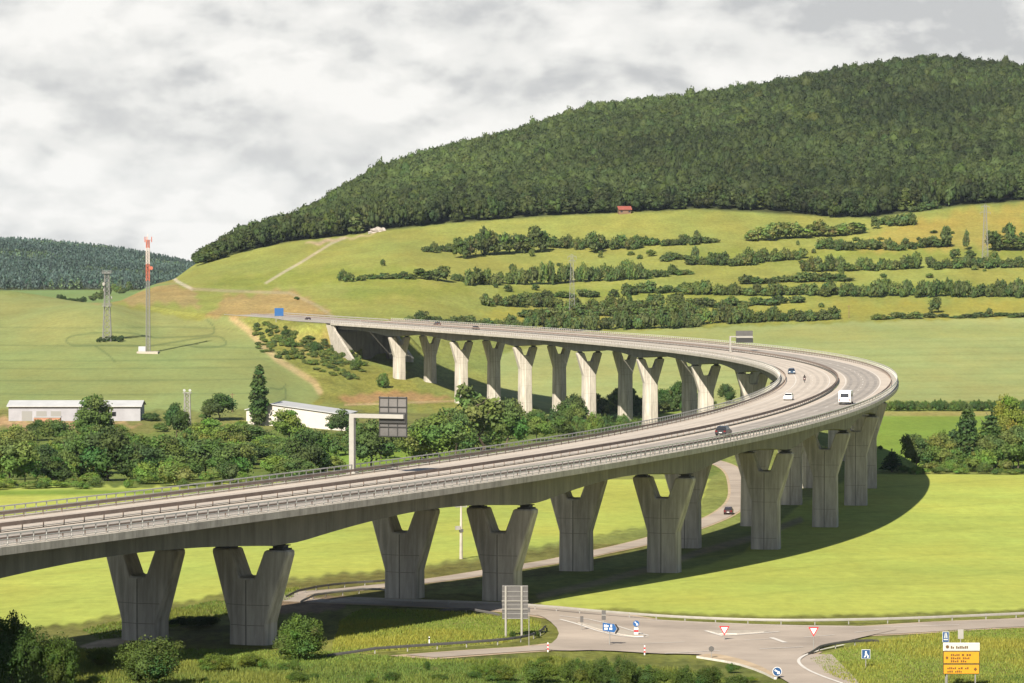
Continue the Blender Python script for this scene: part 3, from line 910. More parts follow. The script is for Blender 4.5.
for sd in (-1, 1):
    rings = []
    for s in SS:
        dep = soffit(s)
        prof = [(0.35, -0.20), (14.1, -0.20), (14.1, -0.62), (11.9, -0.85), (11.3, -1.1), (HP + 4.25, -dep), (HP - 4.25, -dep), (2.8, -1.1), (2.2, -0.85), (0.35, -0.6)]
        rings.append([deck(s, sd * t, z) for t, z in prof])
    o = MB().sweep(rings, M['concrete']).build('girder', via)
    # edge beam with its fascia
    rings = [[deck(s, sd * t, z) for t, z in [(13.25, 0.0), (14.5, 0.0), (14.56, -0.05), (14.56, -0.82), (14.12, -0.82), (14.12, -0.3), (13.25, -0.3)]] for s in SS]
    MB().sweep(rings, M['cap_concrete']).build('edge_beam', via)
SR = np.arange(S0, S1, 3.0)
# carriageways: pale shoulders, darker worn lanes on the outer one
for t0, t1, m in ((0.4, 13.25, 'deck_concrete'), (-13.25, -0.4, 'deck_concrete')):
    rings = [[deck(s, t0 + (t1 - t0) * k / 4, ROAD_Z) for k in range(5)] for s in SR]
    MB().sweep(rings, M[m], closed=False).build('carriageway', via)
rings = [[deck(s, t, ROAD_Z + 0.012) for t in (2.3, 5.0, 7.5, 9.95)] for s in SR]
MB().sweep(rings, M['deck_lane'], closed=False).build('lane_surface', via)
M['lane_wear'] = mat('lane_wear', (0.345, 0.30, 0.25), 0.85, noise=0.12, scale=0.1, spec=0.2)
M['wheel_track'] = mat('wheel_track', (0.225, 0.20, 0.172), 0.8, noise=0.2, scale=0.1, spec=0.25)
for t0 in (-9.3, -7.5, -5.2, -3.4):
    MB().sweep([[deck(s, t, ROAD_Z + 0.012) for t in (t0, t0 + .8)] for s in SR], M['lane_wear'], closed=False).build('wheel_track', via)
for t0 in (2.9, 4.7, 6.9, 8.7):
    MB().sweep([[deck(s, t, ROAD_Z + 0.017) for t in (t0, t0 + .7)] for s in SR], M['wheel_track'], closed=False).build('wheel_track', via)
rings = [[deck(s, t, 0.0) for t in (-0.4, 0.4)] for s in SR]
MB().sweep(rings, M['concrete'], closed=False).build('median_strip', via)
for t, w in ((1.95, .2), (10.2, .22), (-1.95, .2), (-10.2, .22)):
    rings = [[deck(s, t - w / 2, ROAD_Z + 0.022), deck(s, t + w / 2, ROAD_Z + 0.022)] for s in SR]
    MB().sweep(rings, M['white_paint'], closed=False).build('edge_line', via)
for t in (6.1, -6.1):
    mb = MB()
    for s in np.arange(S0, S1 - 6, 18.0):
        mb.sweep([[deck(q, t - .08, ROAD_Z + 0.022), deck(q, t + .08, ROAD_Z + 0.022)] for q in (s, s + 3, s + 6)], M['white_paint'], closed=False)
    mb.build('lane_marking', via)


def safety_rail(t, name, m, top=0.80, beam=0.34, step=4.0, face=0.12):
    """steel guard rail along the deck at offset t, beams on both sides of its posts"""
    mb = MB()
    for tt in ((t - face, t + face) if face else (t,)):
        rings = [[deck(s, tt + a, z) for a, z in [(-.04, top - beam), (.04, top - beam), (.04, top), (-.04, top)]] for s in SR]
        mb.sweep(rings, m)
    for s in np.arange(S0 + 1, S1 - 1, step):
        p = deck(s, t, (top - .1) / 2 - 0.2)
        mb.box(p, (0.12, 0.10, top + 0.3), m, axis(s)[3])
    mb.build(name, via)


safety_rail(0.0, 'median_guard_rail', M['steel_dark'], 0.80, 0.40, 4.0, 0.14)
safety_rail(12.75, 'guard_rail', M['steel_dark'], 0.70, 0.33, 4.0, 0.0)
safety_rail(-12.75, 'guard_rail', M['steel_dark'], 0.70, 0.33, 4.0, 0.0)


def hand_rail(t):
    mb = MB()
    for z, r in ((1.15, 0.07), (0.62, 0.045), (0.2, 0.045)):
        rings = [[deck(s, t + a * r, z + b * r) for a, b in ((-1, -1), (1, -1), (1, 1), (-1, 1))] for s in SR]
        mb.sweep(rings, M['railing'])
    for s in np.arange(S0 + 1, S1 - 1, 2.2):
        mb.box(deck(s, t, 0.57), (0.10, 0.10, 1.14), M['railing'], axis(s)[3])
    mb.build('railing', via)


hand_rail(14.15)
hand_rail(-14.15)


def pier_mesh(H):
    """Y pier, local x across the bridge, y along it, top at z=0, foot at -H"""
    mb = MB(); w, th = WY / 2, 1.55
    head, ww = 8.3, 2.32
    wf = ww + 0.012 * max(H - head, 0)
    th = lambda x: 1.85 - 0.17 * abs(x)                     # both faces fold along a vertical middle seam
    out = [(-w, 0), (-w, -0.55), (-ww, -head), (-wf, -H), (0, -H), (wf, -H), (ww, -head), (w, -0.55), (w, 0), (w - 2.6, 0), (1.0, -3.15), (0, -3.15), (-1.0, -3.15), (-w + 2.6, 0)]
    n = len(out)
    vs = [(x, th(x), z) for x, z in out] + [(x, -th(x), z) for x, z in out]
    L_, R_ = [11, 12, 13, 0, 1, 2, 3, 4], [4, 5, 6, 7, 8, 9, 10, 11]
    fs = [tuple(L_), tuple(R_), tuple(n + k for k in L_[::-1]), tuple(n + k for k in R_[::-1])]
    fs += [(k, (k + 1) % n, n + (k + 1) % n, n + k) for k in range(n)]
    me = MB().add(vs, fs, M['pier_concrete']).mesh('pier', 0.16)
    # seam up the middle of both faces, and pour joints
    mb = MB()
    for s in (-1, 1):
        mb.box((0, s * 1.84, -(H + 3.4) / 2), (0.14, 0.06, H - 3.4), M['joint'])
        for z in (-6.2, -head - 0.2, -head - 6.5, -head - 13):
            if z > -H + 1:
                x = ww - .2 if z < -head else ww - .2 + (w - ww) * (z + head) / (head - .55) - 0.1
                for q in (-1, 1):
                    a, b = (q * .1, s * (th(.1) + .002)), (q * x, s * (th(x) + .002))
                    mb.add([(a[0], a[1], z - .03), (b[0], b[1], z - .03), (b[0], b[1], z + .03), (a[0], a[1], z + .03)], [(0, 1, 2, 3)], M['joint'])
    return me, mb.mesh('pour_joint')


def bearing_mesh():
    mb = MB()
    mb.box((0, 0, 0.12), (1.9, 1.9, 0.24), M['bearing'])
    mb.box((0, 0, 0.42), (1.3, 1.3, 0.36), M['bearing'])
    mb.box((0, 0, 0.66), (1.7, 1.7, 0.12), M['bearing'])
    return mb.mesh('bearing')


BEAR = bearing_mesh()
for ax in range(0, NAXES + 1):
    s = S_FIRST + SPAN * (ax - 1)
    for sd in (-1, 1):
        x, y, z, h = axis(s)
        top = deck(s, sd * HP, -4.77); top.z = z - 4.77 + CROSS * sd * HP
        gz = z_at(top.x, top.y)
        H = top.z - gz + 1.0
        pm, jm = pier_mesh(H)
        p = link('pier', pm, via, top)
        link('pour_joint', jm, p)
        p.rotation_euler = (0, 0, h - math.pi / 2)
        for bx in (-1, 1):
            b = link('bearing', BEAR, p, (bx * (WY / 2 - 1.3), 0, 0))
            b.scale.z = 0.78


def abutment():
    mb = MB()
    sA = S_ABUT - 1.0
    zb = -20
    # breast wall across, then wing walls running back, sloped along the bank
    ring = lambda s, t0, t1, z0, z1: [deck(s, t0, z0), deck(s, t1, z0), deck(s, t1, z1), deck(s, t0, z1)]
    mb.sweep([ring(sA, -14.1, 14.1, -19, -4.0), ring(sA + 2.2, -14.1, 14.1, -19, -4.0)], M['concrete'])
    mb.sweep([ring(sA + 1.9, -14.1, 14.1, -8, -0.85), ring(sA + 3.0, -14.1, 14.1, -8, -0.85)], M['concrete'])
    for sd in (-1, 1):
        a, b = sd * 14.12, sd * 13.0
        prof = [(sA - 26, -17.5), (sA - 26, -15.5), (sA - 2.0, -2.8), (sA - 2.0, -0.86), (sA + 26, -0.86), (sA + 26, -3.0), (sA + 8, -17.5)]
        vs = [deck(s, a, z) for s, z in prof] + [deck(s, b, z) for s, z in prof]
        n = len(prof)
        mb.add(vs, [tuple(range(n)), tuple(range(n, 2 * n))[::-1]] + [(i, (i + 1) % n, n + (i + 1) % n, n + i) for i in range(n)], M['cap_concrete'])
    mb.build('abutment', via)


abutment()
# highway on the ground past the bridge
SH = np.arange(S1 - 1, 1306, 4.0)
o = MB().sweep([[deck(s, t, ROAD_Z - 0.02) for t in np.linspace(-14.2, 14.2, 7)] for s in SH], M['deck_lane'], closed=False).build('highway')
o['kind'] = 'structure'
POST = MB().box((0, 0, 0.45), (.12, .12, 0.9), M['steel']).mesh('post')
SG = np.arange(S1, 1300, 4.0)
for t, lab in ((-13.6, 'pale guard rail along the valley side of the highway beyond the bridge'), (0.0, 'dark median guard rail of the highway beyond the bridge'), (13.6, 'pale guard rail along the hill side of the highway beyond the bridge')):
    g = thing('guard_rail', lab, 'guard rail', deck(SG[0], t, 0), group='guard rails beyond the bridge')
    o0 = g.location.copy()
    mb = MB().sweep([[deck(s, t + a, z) - o0 for a, z in [(-.06, .35), (.06, .35), (.06, .75), (-.06, .75)]] for s in SG], M['steel_pale'] if t else M['steel_dark'])
    mb.build('rail', g)
    pm = POST if t else POST
    for s in SG[::2]:
        link('post', pm, g, deck(s, t, -0.4) - o0)

# ------------------------------------------------------------------ plants
def quads_cloud(rng, C, Nn, size, jitter=0.7):
    """leaf clusters: a quad at each centre C facing roughly Nn"""
    n = len(C)
    d = Nn + rng.normal(0, jitter, (n, 3)); d /= np.linalg.norm(d, axis=1, keepdims=True) + 1e-9
    r = rng.normal(0, 1, (n, 3)); a = np.cross(d, r); a /= np.linalg.norm(a, axis=1, keepdims=True) + 1e-9
    b = np.cross(d, a)
    s = size * rng.uniform(0.55, 1.35, (n, 1)); q = s * rng.uniform(0.5, 0.95, (n, 1))
    fold = d * s * rng.uniform(-0.25, 0.25, (n, 1))
    V = np.stack([C - a * s, C - b * q + fold, C + a * s, C + b * q + fold], 1).reshape(-1, 3)
    return V, np.arange(4 * n).reshape(-1, 4)


ICO = None


def ico():
    global ICO
    if ICO is None:
        bm = bmesh.new(); bmesh.ops.create_icosphere(bm, subdivisions=2, radius=1)
        v = np.array([p.co[:] for p in bm.verts]); f = np.array([[q.index for q in t.verts] for t in bm.faces]); bm.free()
        ICO = (v, f)
    return ICO


def lobes_mesh(rng, lobes, n, size, core=0.72, hue=0.12, jitter=0.9, lo=0.66, hi=1.17):
    """lobes: rows cx cy cz rx ry rz. Leaf clusters scattered in the shells of the lobes, round inner masses that stop the light."""
    lobes = np.asarray(lobes, float)
    area = lobes[:, 3] * lobes[:, 5] + lobes[:, 3] * lobes[:, 4]
    cnt = np.maximum(4, (n * area / area.sum()).astype(int))
    C, Nn, T = [], [], []
    Vc, Fc, Tc, off = [], [], [], 0
    iv, if_ = ico()
    for L_, k in zip(lobes, cnt):
        d = rng.normal(0, 1, (k, 3)); d[:, 2] = np.where(rng.random(k) < 0.7, np.abs(d[:, 2]), d[:, 2]) * 0.9
        d /= np.linalg.norm(d, axis=1, keepdims=True)
        r = rng.uniform(lo, hi, (k, 1)) * (1 + 0.10 * np.sin(d[:, :1] * 7 + L_[0]) * np.cos(d[:, 2:] * 6 + L_[1]))
        C.append(L_[:3] + d * r * L_[3:6]); Nn.append(d / L_[3:6] * L_[3:6].min() * 1.0)
        base = np.array([1 + rng.normal(0, hue), 1 + rng.normal(0, hue * 0.6), 1 + rng.normal(0, hue)]) * (1 + rng.normal(0, 0.10))
        T.append(np.repeat(np.clip(base, .5, 1.6)[None], k, 0))
        if core:
            w = iv * L_[3:6] * core * (1 + 0.14 * rng.normal(0, 1, (len(iv), 1))) + L_[:3]
            Vc.append(w); Fc.append(if_ + off); off += len(iv)
            Tc.append(np.repeat(np.clip(base, .5, 1.6)[None], len(iv), 0))
    C, Nn, T = np.concatenate(C), np.concatenate(Nn), np.concatenate(T)
    V, Q = quads_cloud(rng, C, Nn, size, jitter)
    TT = np.repeat(T, 4, 0)
    tris = None
    if core:
        Vc = np.concatenate(Vc); Fc = np.concatenate(Fc) + len(V)
        V = np.concatenate([V, Vc]); TT = np.concatenate([TT, np.concatenate(Tc)]); tris = Fc
    return V, Q, tris, TT


def crown_lobes(rng, h, w, kind):
    """crown filling height h (from its own foot) and width w"""
    R = []
    if kind == 'round':
        n = 13
        for i in range(n):
            a = i * 2.4 + rng.uniform(-.4, .4); z = h * rng.uniform(0.28, 0.82); k = math.sin(math.pi * (z / h) ** 0.8) * 0.6 + 0.15
            r = w * rng.uniform(0.17, 0.27)
            R.append((math.cos(a) * w * 0.34 * k * 1.4, math.sin(a) * w * 0.34 * k * 1.4, z, r, r, r * rng.uniform(.75, 1.1)))
        R.append((0, 0, h * 0.86, w * .2, w * .2, h * .14)); R.append((0, 0, h * 0.5, w * .3, w * .3, h * .32))
    elif kind == 'poplar':
        for i in range(20):
            z = h * (0.05 + 0.90 * i / 19); k = math.sin(math.pi * min(1, (z / h) * 0.8 + 0.19)) ** 0.7
            a = rng.uniform(0, 6.28); r = w * 0.40 * k + 0.08
            R.append((math.cos(a) * w * .08 * k, math.sin(a) * w * .08 * k, z, r, r, h * 0.09))
    elif kind == 'conifer':
        for i in range(9):
            f = i / 8; z = h * (0.12 + 0.82 * f); r = w * 0.5 * (1 - f) ** 0.8 + 0.04 * w
            R.append((rng.uniform(-.03, .03) * w, rng.uniform(-.03, .03) * w, z, r, r, h * 0.075))
    elif kind == 'loose':
        for i in range(11):
            a = rng.uniform(0, 6.28); z = h * rng.uniform(0.25, 0.92); q = w * 0.36 * rng.uniform(.3, 1)
            r = w * rng.uniform(0.11, 0.19)
            R.append((math.cos(a) * q, math.sin(a) * q, z, r, r, r * 1.25))
        R.append((0, 0, h * .5, w * .2, w * .2, h * .3))
    else:                                                   # bush: several stems to the ground
        n = 10
        for i in range(n):
            a = i * 2.4 + rng.uniform(-.5, .5); q = w * 0.32 * rng.uniform(.35, 1.05)
            z = h * rng.uniform(0.25, 0.66) * (1.1 - q / w); r = w * rng.uniform(.14, .23)
            R.append((math.cos(a) * q, math.sin(a) * q, z, r, r, h * rng.uniform(.2, .32)))
        R.append((0, 0, h * .45, w * .3, w * .3, h * .42))
        for i in range(9):                                  # shoots
            a = rng.uniform(0, 6.28); q = w * .36 * rng.uniform(.1, 1)
            R.append((math.cos(a) * q, math.sin(a) * q, h * rng.uniform(.55, .82) * (1.08 - .5 * q / w), w * .075, w * .075, h * rng.uniform(.08, .13)))
    return R


def trunk_mesh(rng, h, r, spread, top):
    mb = MB()
    p = [Vector((0, 0, -0.6))]
    for k in range(1, 6): p.append(Vector((rng.normal(0, .03) * h, rng.normal(0, .03) * h, top * k / 5)))
    mb.tube(p, r, M['bark'], 8, r * 0.45)
    for k in range(6):
        a = rng.uniform(0, 6.28); b = p[2 + k % 4]
        e = b + Vector((math.cos(a) * spread, math.sin(a) * spread, h * rng.uniform(.12, .28)))
        mb.tube([b, (b + e) / 2 + Vector((0, 0, -.03 * h)), e], r * 0.4, M['bark'], 6, r * 0.12)
    return mb.mesh('trunk')


class Kind:
    """unit plant: height 1 m x width 1 m is scaled to size"""

    def __init__(self, kind, n, leaf, variants, material, seed, lift=0.0, core=0.6, aspect=1.0, trunk=True):
        self.crowns, self.trunks = [], []
        for i in range(variants):
            rng = np.random.default_rng(seed + i)
            h, w = 10.0, 10.0 * aspect
            V, Q, T_, TT = lobes_mesh(rng, crown_lobes(rng, h * (1 - lift), w, kind), n, leaf, core)
            V[:, 2] += h * lift
            self.crowns.append(npmesh('crown', V, Q, T_, TT, material))
            self.trunks.append(trunk_mesh(rng, h, 0.22 if kind != 'bush' else 0.09, w * 0.25, h * (0.75 if kind != 'bush' else .5)) if trunk else None)
        self.aspect = aspect


K_ROUND = Kind('round', 4200, 0.27, 5, M['leaf'], 100, lift=0.0, aspect=0.95)
K_LOOSE = Kind('loose', 1500, 0.33, 3, M['leaf'], 130, lift=0.06, core=0.6, aspect=0.75)
K_POPLAR = Kind('poplar', 2000, 0.26, 2, M['leaf'], 150, lift=0.03, aspect=0.34)
K_CONE = Kind('conifer', 1500, 0.30, 2, M['leaf'], 170, lift=0.02, aspect=0.5)
K_BUSH = Kind('bush', 2400, 0.33, 4, M['leaf'], 190, lift=0.0, aspect=1.3)
K_HEDGE = Kind('bush', 520, 0.75, 6, M['leaf_hedge'], 210, aspect=1.5, trunk=False)
K_HTREE = Kind('round', 500, 0.70, 5, M['leaf_hedge'], 230, lift=-0.08, aspect=0.9, trunk=False)
K_NEARBUSH = Kind('bush', 11000, 0.16, 3, M['leaf'], 250, aspect=1.15, core=0.5)
PX = lambda y: F_PX / y


def plant(K, name, cat, label, group, loc, h, w, color=(1, 1, 1), sub=True):
    i = random.randrange(len(K.crowns))
    sc = (w / (10 * K.aspect), w / (10 * K.aspect), h / 10)
    rz = random.uniform(0, 6.28)
    if sub and K.trunks[i] is not None:
        t = thing(name, label, cat, loc, rz, group); t.scale = sc
        c = link('crown', K.crowns[i], t); c.color = (*color, 1)
        link('trunk', K.trunks[i], t)
    else:
        t = link(name, K.crowns[i], None, loc); t.rotation_euler.z = rz; t.scale = sc; t.color = (*color, 1)
        tag(t, label, cat, group)
    return t


def at_px(K, name, cat, label, group, u, vb, hpx, wpx, color=(1, 1, 1), dmin=300, sub=True, sink=0.0):
    g = G(u, vb, dmin)
    k = PX(g.y)
    g.z -= sink
    return plant(K, name, cat, label, group, g, hpx / k + sink, wpx / k, color, sub)


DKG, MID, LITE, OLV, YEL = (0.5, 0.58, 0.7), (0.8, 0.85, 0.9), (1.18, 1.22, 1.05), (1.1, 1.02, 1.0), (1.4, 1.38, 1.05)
# --- the riverside belt: trees one can point at, each with its own label
BELT = [
    (K_POPLAR, 'poplar_tree', 'tall dark slender poplar standing beside the pale hall', 258.5, 426, 58, 17, DKG),
    (K_ROUND, 'broadleaf_tree', 'bright green rounded tree in front of the long grey shed', 94, 440, 43, 31, MID),
    (K_ROUND, 'broadleaf_tree', 'dark rounded tree by itself between lattice lamp mast and poplar', 219, 421, 27, 27, DKG),
    (K_ROUND, 'broadleaf_tree', 'dark narrow tree just west of the white lattice lamp mast', 176, 441, 37, 20, DKG),
    (K_ROUND, 'broadleaf_tree', 'small dark tree below the west end of the grey shed', 37, 441, 21, 17, DKG),
    (K_ROUND, 'broadleaf_tree', 'mid green tree below the middle of the grey shed', 57, 446, 25, 30, MID),
    (K_ROUND, 'broadleaf_tree', 'light green rounded tree in front of the pale hall', 289, 441, 30, 30, LITE),
    (K_ROUND, 'broadleaf_tree', 'broad mid green tree at the foot of the poplar', 251, 446, 21, 37, MID),
    (K_ROUND, 'broadleaf_tree', 'light green tree just east of the white lattice lamp mast', 208, 446, 26, 32, LITE),
    (K_ROUND, 'broadleaf_tree', 'large dark tree in the thickest part of the riverside belt', 108, 481, 52, 46, DKG),
    (K_ROUND, 'broadleaf_tree', 'upright mid green tree next to the large dark belt tree', 72, 481, 45, 28, MID),
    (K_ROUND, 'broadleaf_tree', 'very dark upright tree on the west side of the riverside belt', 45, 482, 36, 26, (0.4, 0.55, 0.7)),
    (K_ROUND, 'broadleaf_tree', 'olive green broad tree at the west end of the riverside belt', 8, 486, 46, 44, OLV),
    (K_ROUND, 'broadleaf_tree', 'dark tree between the pale hall and the near sign gantry', 306, 474, 44, 33, DKG),
    (K_BUSH, 'broadleaf_tree', 'low pale green tree beside the dark tree below the hall', 279, 477, 23, 38, LITE),
    (K_ROUND, 'broadleaf_tree', 'mid green tree below the lattice lamp mast', 168, 478, 42, 36, MID),
    (K_ROUND, 'broadleaf_tree', 'dark green broad tree right of the lattice lamp mast foot', 205, 476, 36, 40, (.7, .75, .85)),
    (K_ROUND, 'broadleaf_tree', 'mid green tree standing below the lone dark tree', 232, 481, 36, 38, MID),
    (K_BUSH, 'broadleaf_tree', 'light olive tree low at the edge of the belt below the mast', 174, 486, 24, 38, OLV),
    (K_ROUND, 'broadleaf_tree', 'dark tree between the big dark tree and the lattice mast', 143, 481, 36, 36, DKG),
    (K_ROUND, 'broadleaf_tree', 'wide dark tree with ragged crown behind the near gantry post', 371, 470, 48, 40, (.62, .68, .8)),
    (K_ROUND, 'broadleaf_tree', 'olive green domed tree just east of the near gantry panel', 437, 464, 46, 48, OLV),
    (K_LOOSE, 'broadleaf_tree', 'tallest tree of the belt with a loose mid green crown', 478, 458, 68, 52, (.95, .95, 1)),
    (K_ROUND, 'broadleaf_tree', 'mid green tree close to the railing under the far piers', 507, 451, 50, 32, MID),
    (K_ROUND, 'broadleaf_tree', 'small round tree beside the railing beneath a lit pier', 537, 441, 23, 22, LITE),
    (K_ROUND, 'broadleaf_tree', 'olive tree directly below the near gantry panel', 412, 462, 32, 32, OLV),
    (K_BUSH, 'broadleaf_tree', 'pale green bushy tree at the edge of the small bright meadow', 330, 470, 18, 34, LITE),
    (K_ROUND, 'broadleaf_tree', 'mid green tree between the tallest tree and the olive domed tree', 456, 460, 50, 34, MID),
    (K_ROUND, 'broadleaf_tree', 'dark tree between the hall and the near gantry post', 342, 436, 26, 24, DKG),
    (K_ROUND, 'broadleaf_tree', 'pale upright tree inside the west half of the belt', 24, 484, 40, 24, LITE),
]
for K, nm, lab, u, vb, h, w, c in BELT:
    at_px(K, nm, 'tree', lab, None, u, vb, h * 1.04, w * 1.2, c, 780)
rr = random.Random(11)
for i in range(62):
    u = rr.uniform(-15, 330); vb = rr.uniform(452, 484)
    at_px(rr.choice([K_BUSH, K_ROUND, K_BUSH]), 'riverside_tree', 'tree', 'mixed green bushy tree packed into the western riverside belt', 'trees packed in the western riverside belt', u, vb, rr.uniform(16, 32), rr.uniform(28, 44), rr.choice([DKG, MID, MID, LITE, OLV]), 780)
for i in range(40):
    u = rr.uniform(335, 600); vb = 468 - (u - 335) * 0.12 - rr.uniform(0, 22)
    at_px(rr.choice([K_BUSH, K_ROUND]), 'riverside_tree', 'tree', 'green bushy tree of the belt behind the highway railing', 'trees of the belt behind the railing', u, vb, rr.uniform(13, 32), rr.uniform(18, 32), rr.choice([DKG, MID, MID, OLV]), 780)
for i in range(20):
    u = 560 + i * 4.3 + rr.uniform(-3, 3)
    at_px(K_BUSH, 'riverside_shrub', 'shrub', 'dark green shrub among the feet of the far piers', 'shrubs among the far pier feet', u, rr.uniform(425, 438), rr.uniform(9, 17), rr.uniform(14, 24), rr.choice([DKG, MID, MID]), 900)
for i in range(26):
    u = 596 + i * 4.4 + rr.uniform(-2, 2)
    at_px(rr.choice([K_BUSH, K_ROUND]), 'hedge_tree', 'tree', 'dark green tree in the hedge behind the far piers', 'hedge trees behind the far piers', u, 417 - max(0, u - 640) * .05, rr.uniform(16, 31) if u < 700 else rr.uniform(8, 14), rr.uniform(16, 26), rr.choice([DKG, DKG, MID]), 1290)
at_px(K_ROUND, 'broadleaf_tree', 'tree', 'single round tree seen through the gap inside the bend', None, 727, 404, 20, 16, DKG, 1200)
for i in range(30):
    u = 560 + i * 3.6
    pass
for i in range(12):
    at_px(K_BUSH, 'riverside_shrub', 'shrub', 'low green shrub on the grey river bank below the shed', 'shrubs below the grey shed', rr.uniform(-5, 130), rr.uniform(428, 446), rr.uniform(6, 13), rr.uniform(12, 24), rr.choice([MID, LITE, OLV]), 900)
for u, vb, h, w, c in ((150, 421, 9, 24, DKG), (205, 420, 7, 16, MID), (282, 424, 9, 14, DKG), (240, 428, 8, 20, LITE), (160, 432, 10, 18, MID), (196, 430, 8, 16, OLV)):
    at_px(K_BUSH, 'field_shrub', 'shrub', 'low shrub on the field edge between the shed and the hall', 'shrubs between shed and hall', u, vb, h, w, c, 1000)
for i in range(34):
    u = rr.uniform(-15, 340)
    at_px(K_BUSH, 'riverside_shrub', 'shrub', 'low pale shrub along the front of the riverside belt', 'shrubs along the front of the belt', u, rr.uniform(482, 490) - max(0, u - 100) * .02, rr.uniform(6, 13), rr.uniform(14, 30), rr.choice([MID, LITE, OLV, YEL]), 760)

# --- trees and hedge east of the bend
EAST = [
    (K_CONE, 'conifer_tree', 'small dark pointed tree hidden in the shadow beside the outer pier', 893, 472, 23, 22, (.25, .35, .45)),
    (K_ROUND, 'broadleaf_tree', 'dark loose shrubby tree nearest the bend of the bridge', 917, 470, 36, 32, (.7, .75, .85)),
    (K_ROUND, 'broadleaf_tree', 'olive tree with a bare looking top east of the bend', 943, 470, 36, 30, OLV),
    (K_POPLAR, 'broadleaf_tree', 'tallest dark upright tree of the row east of the bend', 968, 468, 62, 24, DKG),
    (K_CONE, 'conifer_tree', 'dark cone shaped tree beside the tallest tree of the row', 991, 466, 57, 38, DKG),
    (K_ROUND, 'broadleaf_tree', 'yellow green tall tree behind the dark cone shaped tree', 1008, 440, 44, 30, (1.3, 1.1, .8)),
    (K_ROUND, 'broadleaf_tree', 'mid green tree at the east end of the row', 1018, 470, 44, 40, MID),
    (K_BUSH, 'broadleaf_tree', 'light green bushy tree at the foot of the dark cone', 985, 472, 24, 36, LITE),
    (K_BUSH, 'broadleaf_tree', 'mid green bushy tree below the tallest tree of the row', 957, 471, 24, 30, MID),
]
for K, nm, lab, u, vb, h, w, c in EAST:
    at_px(K, nm, 'tree', lab, None, u, vb, h, w, c, 800)
for i in range(12):
    at_px(rr.choice([K_ROUND, K_BUSH, K_LOOSE]), 'field_tree', 'tree', 'mixed green tree filling the row east of the bend', 'trees filling the row east of the bend', 926 + i * 9 + rr.uniform(-4, 4), rr.uniform(464, 470), rr.uniform(22, 40), rr.uniform(20, 32), rr.choice([DKG, MID, MID, OLV]), 800)
for i in range(14):
    at_px(K_BUSH, 'field_shrub', 'shrub', 'low green shrub under the tree row east of the bend', 'shrubs under the east tree row', 905 + i * 9 + rr.uniform(-3, 3), rr.uniform(471, 475), rr.uniform(6, 14), rr.uniform(14, 24), rr.choice([MID, LITE, OLV]), 800)
for i in range(34):
    at_px(K_BUSH, 'hedge_shrub', 'shrub', 'dark green shrub in the long hedge across the valley east of the bend', 'long valley hedge east of the bend', 872 + i * 4.9, 411 + rr.uniform(-.5, .5), rr.uniform(9, 13), rr.uniform(9, 13), rr.choice([DKG, MID, (.65, .72, .8)]), 1100)
at_px(K_BUSH, 'field_shrub', 'shrub', 'tiny lone shrub in the bright green field beside the outer pier', None, 881, 450, 5, 7, DKG, 850)

